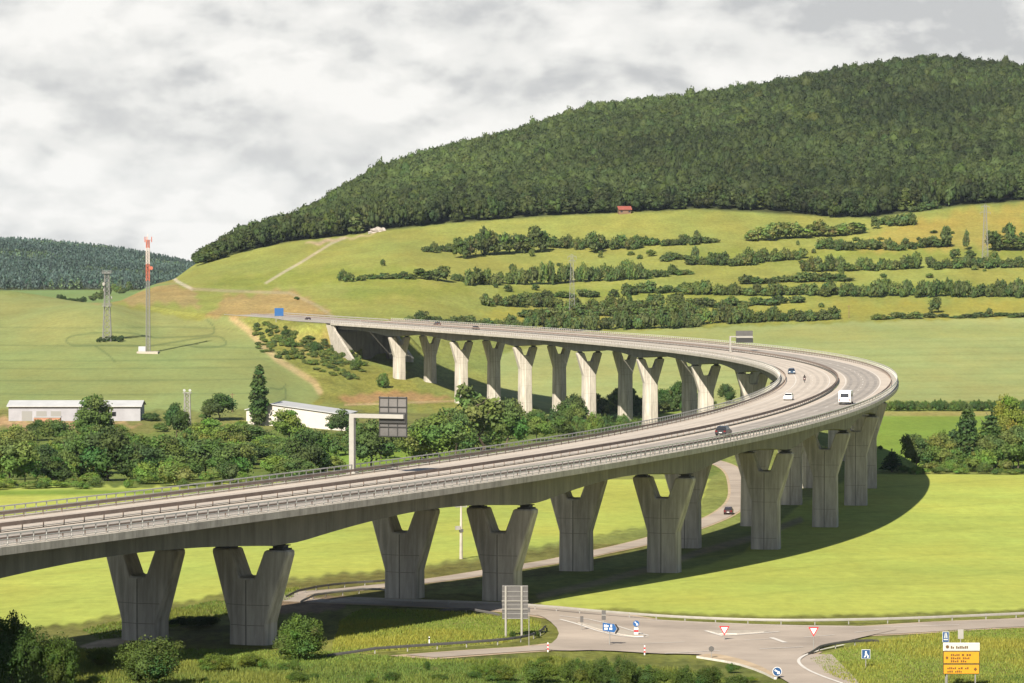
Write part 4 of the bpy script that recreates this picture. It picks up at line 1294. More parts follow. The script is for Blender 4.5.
# --- hedges on the hillside, each bush a thing
HEDGES = [  # u0 v0 u1 v1 height lo hi, spacing, kind, phrase
    (424, 252, 452, 252, 7, 12, 5, K_HEDGE, 'western end of the upper tree hedge'),
    (455, 258, 548, 252, 17, 27, 6.5, K_HTREE, 'tall thicket in the upper hillside hedge'),
    (552, 249, 640, 249, 9, 16, 6, K_HEDGE, 'upper hillside hedge'),
    (640, 246, 718, 243, 6, 10, 6, K_HEDGE, 'thin eastern end of the upper hillside hedge'),
    (341, 282, 352, 282, 8, 12, 6, K_HEDGE, 'clump at the west end of the second hillside hedge'),
    (356, 280, 415, 279, 4, 7, 6, K_HEDGE, 'thin second hillside hedge'),
    (418, 280, 446, 281, 9, 17, 6, K_HTREE, 'tree clump in the second hillside hedge'),
    (450, 281, 462, 281, 6, 8, 6, K_HEDGE, 'gap filling low part of the second hedge'),
    (464, 285, 560, 284, 14, 22, 5.5, K_HEDGE, 'thick second hillside hedge'),
    (560, 283, 650, 279, 14, 21, 5.5, K_HEDGE, 'thick second hedge beyond the lattice pylon'),
    (652, 277, 690, 275, 6, 10, 6, K_HEDGE, 'eastern tip of the second hedge'),
    (660, 262, 690, 260, 5, 9, 6, K_HEDGE, 'short hedge above the second hedge'),
    (480, 306, 560, 307, 9, 14, 6, K_HEDGE, 'third hillside hedge'),
    (520, 298, 600, 297, 5, 9, 9, K_HEDGE, 'scattered bushes above the third hedge'),
    (565, 312, 690, 305, 8, 14, 7, K_HEDGE, 'patchy third hedge beyond the pylon'),
    (610, 297, 690, 290, 7, 13, 7, K_HEDGE, 'row over the patchy third hedge'),
    (405, 323, 425, 324, 7, 15, 6, K_HEDGE, 'clump at the west end of the lowest hedge'),
    (428, 325, 500, 327, 7, 15, 6, K_HEDGE, 'lowest hedge just above the highway'),
    (508, 330, 600, 331, 13, 22, 6, K_HEDGE, 'thick lowest hedge above the highway'),
    (600, 330, 700, 328, 14, 22, 6, K_HEDGE, 'thick lowest hedge beside the far field'),
    (520, 318, 700, 314, 7, 13, 9, K_HEDGE, 'loose bushes behind the lowest hedge'),
    (748, 241, 800, 239, 9, 16, 6, K_HTREE, 'pale orchard trees under the forest edge'),
    (800, 238, 858, 234, 8, 14, 7, K_HTREE, 'eastern orchard trees under the forest edge'),
    (880, 226, 916, 225, 8, 13, 7, K_HEDGE, 'bushes just below the forest edge'),
    (912, 212, 940, 210, 7, 10, 7, K_HEDGE, 'shrubs at the foot of the forest edge'),
    (818, 250, 905, 250, 9, 12, 6, K_HEDGE, 'dense hedge in the upper east meadow'),
    (910, 249, 950, 247, 9, 12, 6.5, K_HEDGE, 'dense hedge stub in the upper east meadow'),
    (988, 251, 1030, 250, 12, 17, 6.5, K_HTREE, 'thicket beside the tall faint pylon'),
    (686, 266, 750, 265, 10, 18, 6, K_HEDGE, 'hedge in the middle of the hillside'),
    (752, 264, 806, 258, 9, 14, 6, K_HEDGE, 'rising hedge in the middle of the hillside'),
    (800, 272, 920, 270, 9, 17, 6, K_HEDGE, 'middle hedge of the east meadow'),
    (926, 269, 1030, 268, 9, 12, 6, K_HEDGE, 'even middle hedge at the east side'),
    (686, 295, 840, 296, 8, 18, 6, K_HEDGE, 'long lower hedge of the hillside'),
    (742, 285, 850, 280, 5, 11, 9, K_HEDGE, 'sparse bushes over the long lower hedge'),
    (840, 297, 1030, 297, 11, 18, 6, K_HEDGE, 'long lower hedge at the east side'),
    (686, 325, 770, 322, 14, 23, 6, K_HEDGE, 'tall bottom hedge against the far field'),
    (770, 322, 838, 320, 9, 16, 6.5, K_HEDGE, 'tapering bottom hedge against the far field'),
    (700, 308, 800, 303, 6, 10, 10, K_HEDGE, 'low bushes between the lower hedges'),
    (872, 320, 920, 318, 4, 7, 8, K_HEDGE, 'low bottom hedge along the far field'),
    (925, 318, 1030, 316, 3, 5, 9, K_HEDGE, 'very low hedge along the far field'),
]
for u0, v0, u1, v1, h0, h1, sp, K, ph in HEDGES:
    n = max(2, int((u1 - u0) / sp * .85))
    thick = h1 > 12 and sp < 7
    cat, nm = ('tree', 'hedge_tree') if K is K_HTREE or h1 >= 17 else ('shrub', 'hedge_shrub')
    base = rr.choice([MID, (.8, .85, .85), (.95, .95, .9)])
    if 'orchard' in ph: base = (1.35, 1.3, 1.2)
    for i in range(n):
        f = (i + 0.5) / n
        u = u0 + (u1 - u0) * f + rr.uniform(-.35, .35) * sp
        v = v0 + (v1 - v0) * f + rr.uniform(-1.2, 0.8)
        h = rr.uniform(h0, h1) * (0.85 if rr.random() < .3 else 1.2)
        k = rr.uniform(.75, 1.25)
        at_px(K, nm, cat, 'green ' + ('tree' if cat == 'tree' else 'shrub') + ' in the ' + ph, ph, u, v, h, rr.uniform(2.0, 3.0) * sp if K is K_HEDGE else rr.uniform(2.2, 3.0) * sp, (base[0] * k, base[1] * k * rr.uniform(.95, 1.08), base[2] * k), 1560, False, 0.4)
for i in range(110):
    u = rr.uniform(470, 1030); v = rr.choice([256, 268, 277, 288, 293, 303, 309, 316, 233, 243]) + rr.uniform(-4, 4)
    if u > 840 and v > 300 or (u < 760 and v < 250): continue
    at_px(rr.choice([K_HEDGE, K_HEDGE, K_HTREE]), 'hillside_shrub', 'shrub', 'small loose shrub between the hillside hedges', 'loose shrubs between the hillside hedges', u, v, rr.uniform(2.5, 9), rr.uniform(4, 10), rr.choice([MID, (.7, .75, .8), LITE, (1.1, 1.1, .9)]), 1600, False, .2)
SOLO = [(383, 266, 7, 5, 'tiny lone bush on the western hillside meadow'), (946, 248, 22, 11, 'slim lone tree beside the dense hedge stub'), (966, 250, 20, 7, 'thin sparse tree before the faint pylon'), (935, 313, 16, 12, 'lone round tree on the lowest meadow strip'), (989, 317, 9, 8, 'small lone tree above the low field hedge'), (1010, 250, 27, 12, 'tallest pointed tree beside the faint pylon'), (697, 244, 14, 8, 'upright tree sticking out of the thin upper hedge'), (594, 253, 22, 16, 'big round tree in the upper hillside hedge'), (875, 229, 13, 9, 'small tree between the orchard and the forest'), (1000, 297, 14, 6, 'thin tree rising from the long lower hedge'), (955, 259, 10, 12, 'round bush below the dense hedge stub'), (970, 259, 9, 12, 'round bush under the thin sparse tree'), (905, 247, 9, 9, 'dark bush at the east end of the dense hedge')]
for u, v, h, w, lab in SOLO:
    at_px(K_HTREE, 'hillside_tree', 'tree', lab, None, u, v, h, w, MID, 1560, False, 0.3)
# scrub on the bank below the abutment and on the ridge behind the masts
for u, v, h, w, c, lab in ((316, 353, 13, 16, DKG, 'dark round bush on the bank below the abutment'), (286, 336, 8, 13, DKG, 'dark bush on the bank below the blue sign'), (290, 347, 10, 14, MID, 'light bush left of the dark round bank bush'), (383, 388, 17, 15, MID, 'lone leafy bush below the first far pier'), (357, 370, 14, 16, (.7, .8, .8), 'bush touching the foot of the abutment wing wall'), (297, 300, 4, 7, DKG, 'small dark bush beside the gravel track'), (267, 333, 5, 6, DKG, 'tiny bush near the tan field edge')):
    at_px(K_BUSH, 'bank_bush', 'bush', lab, None, u, v, h, w, c, 1280)
for i in range(210):
    f = rr.random()
    u = 262 + f * 96 + rr.uniform(-9, 9); v = 336 + f * 30 + rr.uniform(-12, 16)
    at_px(K_HEDGE, 'bank_shrub', 'shrub', 'low yellow green shrub on the bank below the abutment', 'scrub on the bank below the abutment', u, v, rr.uniform(2, 6), rr.uniform(5, 12), rr.choice([LITE, YEL, MID, LITE]), 1280, False)
for i in range(15):
    u = 92 + i * 3.6
    at_px(K_HEDGE, 'ridge_shrub', 'shrub', 'green shrub along the ridge behind the two masts', 'shrubs on the ridge behind the masts', u + rr.uniform(-2, 2), 301 - i * 1.15 + rr.uniform(-2, 2), rr.uniform(4, 11), rr.uniform(7, 12), rr.choice([MID, LITE, MID]), 1640, False)
for i in range(9):
    at_px(K_HEDGE, 'valley_shrub', 'shrub', 'dark shrub in the short hedge behind the western field crest', 'short hedge behind the western field crest', 58 + i * 3.2, 305 - .2 * i, rr.uniform(5, 9), rr.uniform(5, 8), DKG, 1900, False)
for i in range(9):
    at_px(K_HEDGE, 'mast_shrub', 'shrub', 'low dark shrub around the foot of the grey mast', 'shrubs around the grey mast foot', 98 + i * 2.9, 342 + rr.uniform(-1.5, .5), rr.uniform(4, 7), rr.uniform(5, 8), DKG, 1300, False)


# ------------------------------------------------------------------ the forest
def scatter_forest(name, cells, protos, material, kindtag='stuff'):
    """cells: list of (x, y, z, height, width, tint); one mesh"""
    Vs, Qs, Ts, TTs, off = [], [], [], [], 0
    rng = np.random.default_rng(5)
    for (x, y, z, h, w, t) in cells:
        V, Q, T_, TT = protos[rng.integers(len(protos))]
        a = rng.uniform(0, 6.28); ca, sa = math.cos(a), math.sin(a)
        q = np.empty_like(V)
        q[:, 0] = (V[:, 0] * ca - V[:, 1] * sa) * w / 10 + x
        q[:, 1] = (V[:, 0] * sa + V[:, 1] * ca) * w / 10 + y
        q[:, 2] = V[:, 2] * h / 10 + z
        Vs.append(q); Qs.append(Q + off); TTs.append(TT * np.array(t))
        if T_ is not None: Ts.append(T_ + off)
        off += len(V)
    return npmesh(name, np.concatenate(Vs), np.concatenate(Qs), np.concatenate(Ts) if Ts else None, np.concatenate(TTs), material, True)


def forest_proto(kind, n, leaf, seed, core, aspect, lift=0.05):
    rng = np.random.default_rng(seed)
    V, Q, T_, TT = lobes_mesh(rng, crown_lobes(rng, 10 * (1 - lift), 10 * aspect, kind), n, leaf, core, hue=0.07)
    V[:, 2] += 10 * lift
    V[:, :2] /= aspect
    return V, Q, T_, TT


def ico1():
    bm = bmesh.new(); bmesh.ops.create_icosphere(bm, subdivisions=2, radius=1)
    v = np.array([p.co[:] for p in bm.verts]); f = np.array([[q.index for q in t.verts] for t in bm.faces]); bm.free()
    return v, f


def simple_proto(seed, n=170, leaf=0.66):
    """a closed forest crown: one lumpy dome, leaf clusters standing out of it"""
    rng = np.random.default_rng(seed)
    iv, if_ = ico1()
    K_ = rng.normal(0, 1, (9, 3)); K_ /= np.linalg.norm(K_, axis=1, keepdims=True); K_[:, 2] = np.abs(K_[:, 2]); A_ = rng.uniform(.10, .34, 9)

    def rad(d):
        r = np.full(len(d), 0.80)
        for k, a in zip(K_, A_): r += a * np.exp(-((1 - d @ k) / 0.10))
        return r
    V0 = iv * rad(iv)[:, None] * np.array([4.6, 4.6, 4.3]); V0[:, 2] = np.where(V0[:, 2] < 0, V0[:, 2] * 1.1, V0[:, 2]); V0[:, 2] += 5.2
    d = rng.normal(0, 1, (n, 3)); d[:, 2] = np.abs(d[:, 2]) * .9 - .25; d /= np.linalg.norm(d, axis=1, keepdims=True)
    C = d * (rad(d) * rng.uniform(.95, 1.15, n))[:, None] * np.array([4.6, 4.6, 4.3]); C[:, 2] += 5.2
    V, Q = quads_cloud(rng, C, d, leaf, .55)
    T = 1 + rng.normal(0, .10, (n, 1))
    TT = np.concatenate([np.repeat(np.repeat(T, 3, 1), 4, 0), np.ones((len(V0), 3))])
    return np.concatenate([V, V0]), Q, if_ + len(V), TT


EDGE_UV = [(180, 271), (188, 268), (200, 265.5), (225, 258.5), (250, 250.5), (280, 244), (305, 240), (350, 235), (385, 230), (420, 227), (450, 223), (500, 220), (550, 216), (600, 214), (640, 212), (700, 209), (760, 211), (800, 215), (830, 218), (870, 218), (900, 213), (930, 209), (960, 206), (1000, 203), (1030, 200), (1100, 200), (1300, 205)]
EU = np.array([p[0] for p in EDGE_UV], float)
ED = np.array([G(u, v, 1700).y for u, v in EDGE_UV])


def forest():
    rng = np.random.default_rng(21)
    near = [forest_proto('round', 420, 0.72, 300 + i, 0.7, 1.0) for i in range(6)] + [forest_proto('conifer', 170, 0.85, 320 + i, 0.7, 0.62) for i in range(2)]
    inner = [simple_proto(340 + i) for i in range(8)]
    step = 8.2
    cells, cells_near = [], []
    ys = np.arange(1950, 3190, step)
    for r, y in enumerate(ys):
        x0 = (170 - 512) / F_PX * y; x1 = (1190 - 512) / F_PX * y
        xs = np.arange(x0, x1, step) + (step / 2 if r % 2 else 0)
        xs = xs + rng.uniform(-.42, .42, len(xs)) * step
        yy = y + rng.uniform(-.42, .42, len(xs)) * step
        us = 512 + F_PX * xs / yy
        d = np.where(us < 186, -1, yy - np.interp(us, EU, ED))
        z = z_arr(xs, yy)
        for x, q, zz, dd, u in zip(xs, yy, z, d, us):
            if dd < 0: continue
            tall = 15 + 4 * math.sin(x * .013) * math.sin(q * .011) + rng.normal(0, 1.5)
            if rng.random() < .06: tall += 3.5
            if u < 330: tall *= 0.85 * min(1.0, max(.42, (u - 165) / 75))
            tall = max(5.5, tall)
            w = rng.uniform(8.0, 12.5)
            g = 1 + 0.26 * math.sin(x * .021 + 1.3 + 2 * math.sin(q * .006)) * math.cos(q * .015 + x * .004) + 0.26 * math.sin(x * .0095 - q * .004) + rng.normal(0, .19)  # slow waves put shaded hill folds into the tint, plus random tone
            g = max(.45, g)
            t = (g * (1 + rng.normal(0, .06)), g, g * (1 + rng.normal(0, .05)))
            if rng.random() < .08: t = (t[0] * 1.25, t[1] * 1.25, t[2] * .95)
            if rng.random() < .05 and dd > 20: continue
            (cells_near if dd < 60 else cells).append((x, q, zz - .5, tall, w, t))
    return near, inner, cells_near, cells


NEARP, INNERP, CN, CI = forest()
# the front rank, tree by tree
CN.sort(key=lambda c: c[1] - np.interp(512 + F_PX * c[0] / c[1], EU, ED))
front = [c for c in CN if 180 < 512 + F_PX * c[0] / c[1] < 1035][:210]
fs = set(map(id, front))
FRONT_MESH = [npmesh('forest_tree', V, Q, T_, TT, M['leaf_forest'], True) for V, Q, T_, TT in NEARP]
for x, y, z, h, w, t in front:
    i = random.randrange(len(FRONT_MESH))
    o = link('forest_tree', FRONT_MESH[i], None, (x, y, z))
    o.rotation_euler.z = random.uniform(0, 6.28); o.scale = (w / 10, w / 10, h / 10); o.color = (*t, 1)
    tag(o, 'dark green tree in the front rank of the hillside forest', 'tree', 'front rank of the hillside forest')
cells = [c for c in CN if id(c) not in fs]
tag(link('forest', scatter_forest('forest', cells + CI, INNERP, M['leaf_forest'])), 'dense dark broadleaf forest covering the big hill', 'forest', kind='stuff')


def far_forest():
    rng = np.random.default_rng(31)
    protos = []
    for i in range(4):
        r2 = np.random.default_rng(360 + i)
        protos.append(lobes_mesh(r2, [(0, 0, 2.5, 3.6, 3.6, 2.0), (0, 0, 5, 2.7, 2.7, 2.0), (0, 0, 7.2, 1.7, 1.7, 1.7), (0, 0, 8.9, .8, .8, 1.2)], 44, 1.1, 0, hue=.08))
    cells = []
    for y in np.arange(3090, 4620, 10.5):
        x0 = (-420 - 512) / F_PX * y; x1 = (235 - 512) / F_PX * y
        xs = np.arange(x0, x1, 7.6); xs = xs + rng.uniform(-4.5, 4.5, len(xs)); yy = y + rng.uniform(-6, 6, len(xs))
        for x, q, z in zip(xs, yy, z_arr(xs, yy)):
            g = 1 + .25 * math.sin(x * .012) * math.sin(q * .008 + 1) + rng.normal(0, .13)
            leafy = math.sin(x * .017 + 2) * math.sin(q * .011) > .45 and rng.random() < .7
            cells.append((x, q, z - .5, rng.uniform(9, 13) if leafy else rng.uniform(10, 15), rng.uniform(9, 13) if leafy else rng.uniform(6.5, 9.5), (g * 1.5, g * 1.45, g * .9) if leafy else (g, g, g)))
    return scatter_forest('far_forest', cells, protos, M['leaf_far'])


tag(link('far_forest', far_forest()), 'spruce forest tinted haze blue on the distant western hills', 'forest', kind='stuff')

# ------------------------------------------------------------------ buildings
def shed():
    a, b = G(8, 421, 1000), G(140, 421, 1000)
    k = PX(a.y)
    d = (b - a); L = math.hypot(d.x, d.y); rz = math.atan2(d.y, d.x)
    t = thing('storage_shed', 'long low grey shed with a pale metal roof at the field edge', 'shed', a, rz)
    H, W_ = 14.5 / k, 13.0
    MB().box((L / 2, W_ / 2, H / 2 - .5), (L, W_, H + 1), M['shed_wall']).build('wall', t)
    mb = MB()
    mb.prism([(-.6, -.7, H), (-.6, W_ / 2, H + 1.6), (-.6, W_ + .7, H), (-.6, W_ + .7, H + .25), (-.6, W_ / 2, H + 1.9), (-.6, -.7, H + .25)], (L + 1.2, 0, 0), M['shed_roof'])
    mb.build('roof', t)
    MB().prism([(0.02, .05, H), (0.02, W_ - .05, H), (0.02, W_ / 2, H + 1.55)], (L - .04, 0, 0), M['shed_wall']).build('gable', t)
    for x, w, h, z in ((L * .56, 2.6, 1.6, 2.4), (L * .78, 2.2, 1.5, 2.4), (L * .80, 1.4, 1.5, 2.4)):
        MB().box((x, -.03, z), (w, .08, h), M['dark_window']).build('window', t)
    for x in (L * .14, L * .25, L * .36, L * .66):
        MB().box((x, -.02, 1.7), (3.6, .06, 3.4), M['lattice']).build('door', t)
    for x in np.arange(1, L, 4.7):
        pass
    mb = MB().tube([(-.4, -.78, H - .05), (L + .4, -.78, H - .05)], .09, M['steel'], 6)
    mb.build('gutter', t)
    # brick lean-to at the foot
    c = G(47, 424, 1000)
    t2 = thing('brick_store', 'low reddish brick store against the front of the grey shed', 'store', c, rz)
    MB().box((0, 0, .9), (9, 3, 2.8), mat('brick', (0.30, 0.16, 0.10), 0.9, noise=.25, scale=1)).build('wall', t2)
    MB().box((0, 0, 2.4), (9.5, 3.5, .2), M['shed_roof']).build('roof', t2)
    MB().box((1.2, -1.53, 1.0), (1.2, .06, 2.0), M['wood']).build('door', t2)


def hall():
    a, b = G(246, 425, 1000), G(345, 431, 1000)
    d = b - a; L = math.hypot(d.x, d.y); rz = math.atan2(d.y, d.x); k = PX(a.y)
    t = thing('farm_hall', 'pale farm hall with a shallow light roof beside the poplar', 'hall', (a.x, a.y, a.z), rz)
    W_ = 22.0
    h0, h1, hr = 5.2, 3.6, 7.0
    xr = L * .25
    # gable front: low at both ends, ridge near the west third
    front = [(0, 0, -2), (L, 0, -2), (L, 0, h1), (xr, 0, hr), (0, 0, h0)]
    MB().prism(front, (0, W_, 0), M['hall_wall']).build('wall', t)
    for n, (p, q) in enumerate((((-.5, h0 - .14), (xr, hr + .02)), ((xr, hr + .02), (L + .5, h1 - .07)))):
        MB().prism([(p[0], -.7, p[1] + .05), (q[0], -.7, q[1] + .05), (q[0], -.7, q[1] + .3), (p[0], -.7, p[1] + .3)], (0, W_ + 1.4, 0), M['shed_roof']).build('roof', t)


def hut(u, v, w, hh, label, name, roof, wall, deep=7.0, dmin=1900):
    g = G(u, v, dmin); k = PX(g.y)
    t = thing(name, label, 'hut', g, 0.15)
    W_ = w / k; H = hh / k
    MB().box((0, deep / 2, H * .3 - .5), (W_ * .86, deep, H * .6 + 1), wall).build('wall', t)
    MB().prism([(-W_ / 2, -.8, H * .55), (-W_ / 2, deep / 2, H), (-W_ / 2, deep + .8, H * .55), (-W_ / 2, deep + .8, H * .55 + .3), (-W_ / 2, deep / 2, H + .3), (-W_ / 2, -.8, H * .55 + .3)], (W_, 0, 0), roof).build('roof', t)
    MB().box((W_ * .15, -.04, H * .22), (1.2, .08, H * .4), M['wood']).build('door', t)
    for x in (-W_ * .25, W_ * .32):
        MB().box((x, -.04, H * .32), (1.4, .08, 1.0), M['dark_window']).build('window', t)


shed()
hall()
hut(625, 214, 14, 7.5, 'small wooden hut with a bright red roof at the forest edge', 'forest_hut', M['roof_red'], M['wood'])
hut(1004, 198, 12, 9, 'small reddish hut half hidden by trees at the east forest edge', 'forest_hut', mat('roof_brown', (0.30, 0.13, 0.08), .8, noise=.2, scale=1), M['wood'])
# bare boulders at the forest edge
for u, v, s, lab in ((377, 232, 4.2, 'largest pale boulder at the forest edge by the gravel track'), (382, 231, 3.0, 'smaller pale boulder beside the largest one'), (372, 233, 2.6, 'low pale boulder west of the largest one')):
    g = G(u, v, 1800)
    bm = bmesh.new(); bmesh.ops.create_icosphere(bm, subdivisions=3, radius=s)
    for q in bm.verts:
        q.co *= 1 + .18 * math.sin(q.co.x * 1.3 + q.co.y * .9) + .12 * math.sin(q.co.z * 2.1 + q.co.x * .7); q.co.z *= .7
    me = bpy.data.meshes.new('boulder'); bm.to_mesh(me); bm.free(); me.materials.append(M['rock'])
    tag(link('boulder', me, None, g), lab, 'boulder')


# ------------------------------------------------------------------ masts and pylons
def lattice(H, w0, w1, m, name, parent, z0=0.0, r=0.12, bays=10, legs=4, cut=None):
    """tapering lattice: legs, rings and diagonals, z0..H"""
    mb = MB()
    an = [math.pi / 4 + 2 * math.pi * i / legs for i in range(legs)]
    P = lambda i, f: Vector((math.cos(an[i % legs]) * (w0 + (w1 - w0) * f) * .707, math.sin(an[i % legs]) * (w0 + (w1 - w0) * f) * .707, z0 + (H - z0) * f))
    for i in range(legs):
        mb.tube([P(i, 0), P(i, 1)], r, m, 5)
    for b in range(bays):
        f0, f1 = b / bays, (b + 1) / bays
        for i in range(legs):
            mb.tube([P(i, f0), P(i + 1, f1)], r * .55, m, 4)
            mb.tube([P(i + 1, f0), P(i, f1)], r * .55, m, 4)
            mb.tube([P(i, f1), P(i + 1, f1)], r * .55, m, 4)
    return mb.build(name, parent)


def masts():
    g = G(148, 353, 1300); k = PX(g.y)
    px = lambda v: (353 - v) / k
    t = thing('radio_mast', 'tall slender radio mast, grey below and red and white on top', 'mast', g)
    MB().box((0, 0, .15), (9, 8, 1.1), M['kerb']).build('concrete_pad', t)
    MB().box((-2.6, 0.5, 1.7), (3.0, 2.5, 2.2), M['shed_roof']).build('equipment_cabin', t)
    lattice(px(281), 1.7, 1.4, M['lattice'], 'lower_lattice', t, .5, .12, 22)
    lattice(px(264), 1.4, 1.35, M['mast_red'], 'red_band', t, px(281), .16, 4)
    lattice(px(248), 1.35, 1.3, M['mast_white'], 'white_band', t, px(264), .16, 5)
    lattice(px(240), 1.3, 1.25, M['mast_red'], 'red_band', t, px(248), .16, 4)
    MB().tube([(0, 0, px(240)), (0, 0, px(234))], .16, M['mast_white'], 6).build('top_spike', t)
    for a in range(3):
        c, s = math.cos(a * 2.09 + .4), math.sin(a * 2.09 + .4)
        MB().box((c * 1.7, s * 1.7, px(239.5)), (.3, .3, 2.4), M['mast_red'], a * 2.09 + .4).tube([(c * .6, s * .6, px(240)), (c * 1.9, s * 1.9, px(240))], .1, M['mast_red'], 5).build('antenna', t)
    MB().tube([(.7, .7, px(268)), (1.2, -.9, px(268))], .5, M['mast_red'], 10).build('dish', t)
    MB().disc((1.5, -1.5, px(268)), .8, (.4, -1, 0), M['mast_red'], 14, .4).build('dish', t)
    g = G(107, 341, 1300); k = PX(g.y)
    q = lambda v: (341 - v) / k
    t = thing('relay_mast', 'shorter grey lattice mast with a broad top platform in the field', 'mast', g)
    lattice(q(306), 3.8, 2.4, M['lattice'], 'lower_lattice', t, -.5, .14, 6)
    lattice(q(272), 2.4, 1.9, M['lattice'], 'upper_lattice', t, q(306), .13, 8)
    for v, w in ((306, 3.9), (273, 3.9)):
        MB().box((0, 0, q(v)), (w, w, .25), M['lattice']).build('platform', t)
        mb = MB()
        for a in ((-1, -1), (1, -1), (1, 1), (-1, 1)): mb.tube([(a[0] * w / 2, a[1] * w / 2, q(v)), (a[0] * w / 2, a[1] * w / 2, q(v) + 1.1)], .06, M['lattice'], 4)
        for z in (.6, 1.1):
            mb.tube([(-w / 2, -w / 2, q(v) + z), (w / 2, -w / 2, q(v) + z), (w / 2, w / 2, q(v) + z), (-w / 2, w / 2, q(v) + z), (-w / 2, -w / 2, q(v) + z)], .05, M['lattice'], 4)
        mb.build('railing', t)
    for z, a in ((298, .3), (290, 2.2), (284, 4.0)):
        MB().disc((math.cos(a) * 1.9, math.sin(a) * 1.9, q(z)), .8, (math.cos(a), math.sin(a), 0), M['steel_pale'], 12, .35).build('dish', t)
    # floodlight mast in the tree belt
    g = G(187, 440, 900); k = PX(g.y); H = 47 / k
    t = thing('floodlight_mast', 'thin white lattice mast with lamps among the belt trees', 'mast', g)
    lattice(H, 2.3, 1.6, M['steel_pale'], 'lattice_shaft', t, -.3, .16, 8)
    MB().box((0, 0, H + .1), (2.8, 2.2, .2), M['steel_pale']).build('platform', t)
    for x in (-.9, .9):
        MB().tube([(x, -.2, H + 1.0), (x, -.7, H + .9)], .35, M['sign_white'], 10, .45).tube([(x, 0, H), (x, 0, H + 1)], .08, M['steel_pale'], 5).build('lamp', t)
    # power pylons on the hillside
    for u, vb, vt, w, lab in ((572, 312, 255, 3.0, 'thin grey lattice pylon in front of the hillside hedges'), (985, 258, 205, 3.4, 'tall faint lattice pylon in the upper east meadow')):
        g = G(u, vb, 1600); k = PX(g.y); H = (vb - vt) / k
        t = thing('power_pylon', lab, 'pylon', g)
        lattice(H, w, 1.1, M['lattice'], 'lattice_shaft', t, -.5, .10, 12)
        for f, L in ((.97, 4.5), (.86, 6.0) if u > 900 else (.9, 3.2)):
            mb = MB().tube([(-L / 2, 0, H * f), (L / 2, 0, H * f)], .10, M['lattice'], 5)
            for s in (-1, 1): mb.tube([(s * L / 2, 0, H * f), (0, 0, H * f + 1.4)], .06, M['lattice'], 4).tube([(s * L / 2, 0, H * f), (s * L / 2, 0, H * f - 1.2)], .10, M['lattice'], 5)
            mb.build('cross_arm', t)
    # concrete utility pole under the bridge
    g = G(461, 559); k = PX(g.y); H = 54 / k
    t = thing('utility_pole', 'pale concrete utility pole in the barley behind the near piers', 'pole', g, .3)
    MB().tube([(0, 0, -.5), (0, 0, H * .55), (0, 0, H)], .30, M['cap_concrete'], 10, .15).build('pole', t)
    MB().box((0, 0, H * .97), (2.0, .14, .14), M['steel']).tube([(-.9, 0, H * .97), (-.9, 0, H + .25)], .07, M['mast_white'], 6).tube([(.9, 0, H * .97), (.9, 0, H + .25)], .07, M['mast_white'], 6).build('cross_arm', t)
    MB().box((-.6, -.1, H * .58), (.8, .5, .6), M['steel_pale']).box((0, -.05, H * .53), (.6, .55, .5), M['panel_back']).build('transformer', t)
    for u, vb, h, lab in ((232, 412, 19, 'thin wooden pole behind the lone dark tree'), (849, 318, 13, 'thin wooden pole on the lowest east meadow strip')):
        g = G(u, vb, 1000); k = PX(g.y)
        t = thing('wooden_pole', lab, 'pole', g)
        MB().tube([(0, 0, -.5), (0, 0, h / k)], .18, M['wood'], 7, .12).build('pole', t)
        MB().box((0, 0, h / k - .6), (1.8, .14, .14), M['wood']).build('cross_arm', t)


masts()


# ------------------------------------------------------------------ sign gantries on the deck
def gantry(u, v, label, post_px, arm_px, panel_x, panel_v, vbase, pw, side, smin, lower_dark=True):
    s, tt = on_deck(u, v, smin)
    x, y, z, h = axis(s)
    p = deck(s, tt, 0)
    k = PX(p.y)
    t = thing('sign_gantry', label, 'sign gantry', p, h - math.pi / 2)      # local x points to the outer side
    c = abs(math.cos(h - math.pi / 2))
    H = post_px / k; L = arm_px / k / c
    MB().box((0, 0, H / 2 - .3), (pw, pw, H + .6), M['steel_pale']).box((0, 0, .05), (pw * 1.8, pw * 1.8, .3), M['steel_pale']).build('post', t, .04)
    MB().box((L / 2, 0, H + pw * .3), (L + pw, pw * .8, pw * .8), M['steel_pale']).build('arm', t, .04)
    x0, x1 = panel_x[0] / k / c, panel_x[1] / k / c
    z1, z0 = (vbase - panel_v[0]) / k, (vbase - panel_v[1]) / k
    return t, x0, x1, z0, z1, H, k


def lattice_panel(t, x0, x1, z0, z1, H, split):
    """sign seen from behind: sheet, frame bars, and a walkway below"""
    yb = 0.55
    zs = z0 + (z1 - z0) * split
    MB().box(((x0 + x1) / 2, yb, (zs + z1) / 2), (x1 - x0, .12, z1 - zs), M['panel_grey']).build('sign_panel', t)
    MB().box(((x0 + x1) / 2, yb, (z0 + zs) / 2 - .01), (x1 - x0, .12, zs - z0), M['panel_back']).build('sign_panel', t)
    mb = MB()
    for i in range(4):
        x = x0 + .06 + (x1 - x0 - .12) * i / 3
        mb.box((x, yb - .12, (z0 + z1) / 2), (.10, .12, z1 - z0 + .1), M['panel_dark'])
    for f in (0.02, .25, .5, .75, .98):
        mb.box(((x0 + x1) / 2, yb - .2, z0 + (z1 - z0) * f), (x1 - x0 + .1, .06, .10), M['panel_dark'])
    mb.build('panel_frame', t)
    MB().box(((x0 + x1) / 2, yb - .33, zs - (z1 - z0) * .14), (x1 - x0 - .2, .06, (z1 - z0) * .26), M['panel_dark']).build('walkway_box', t)


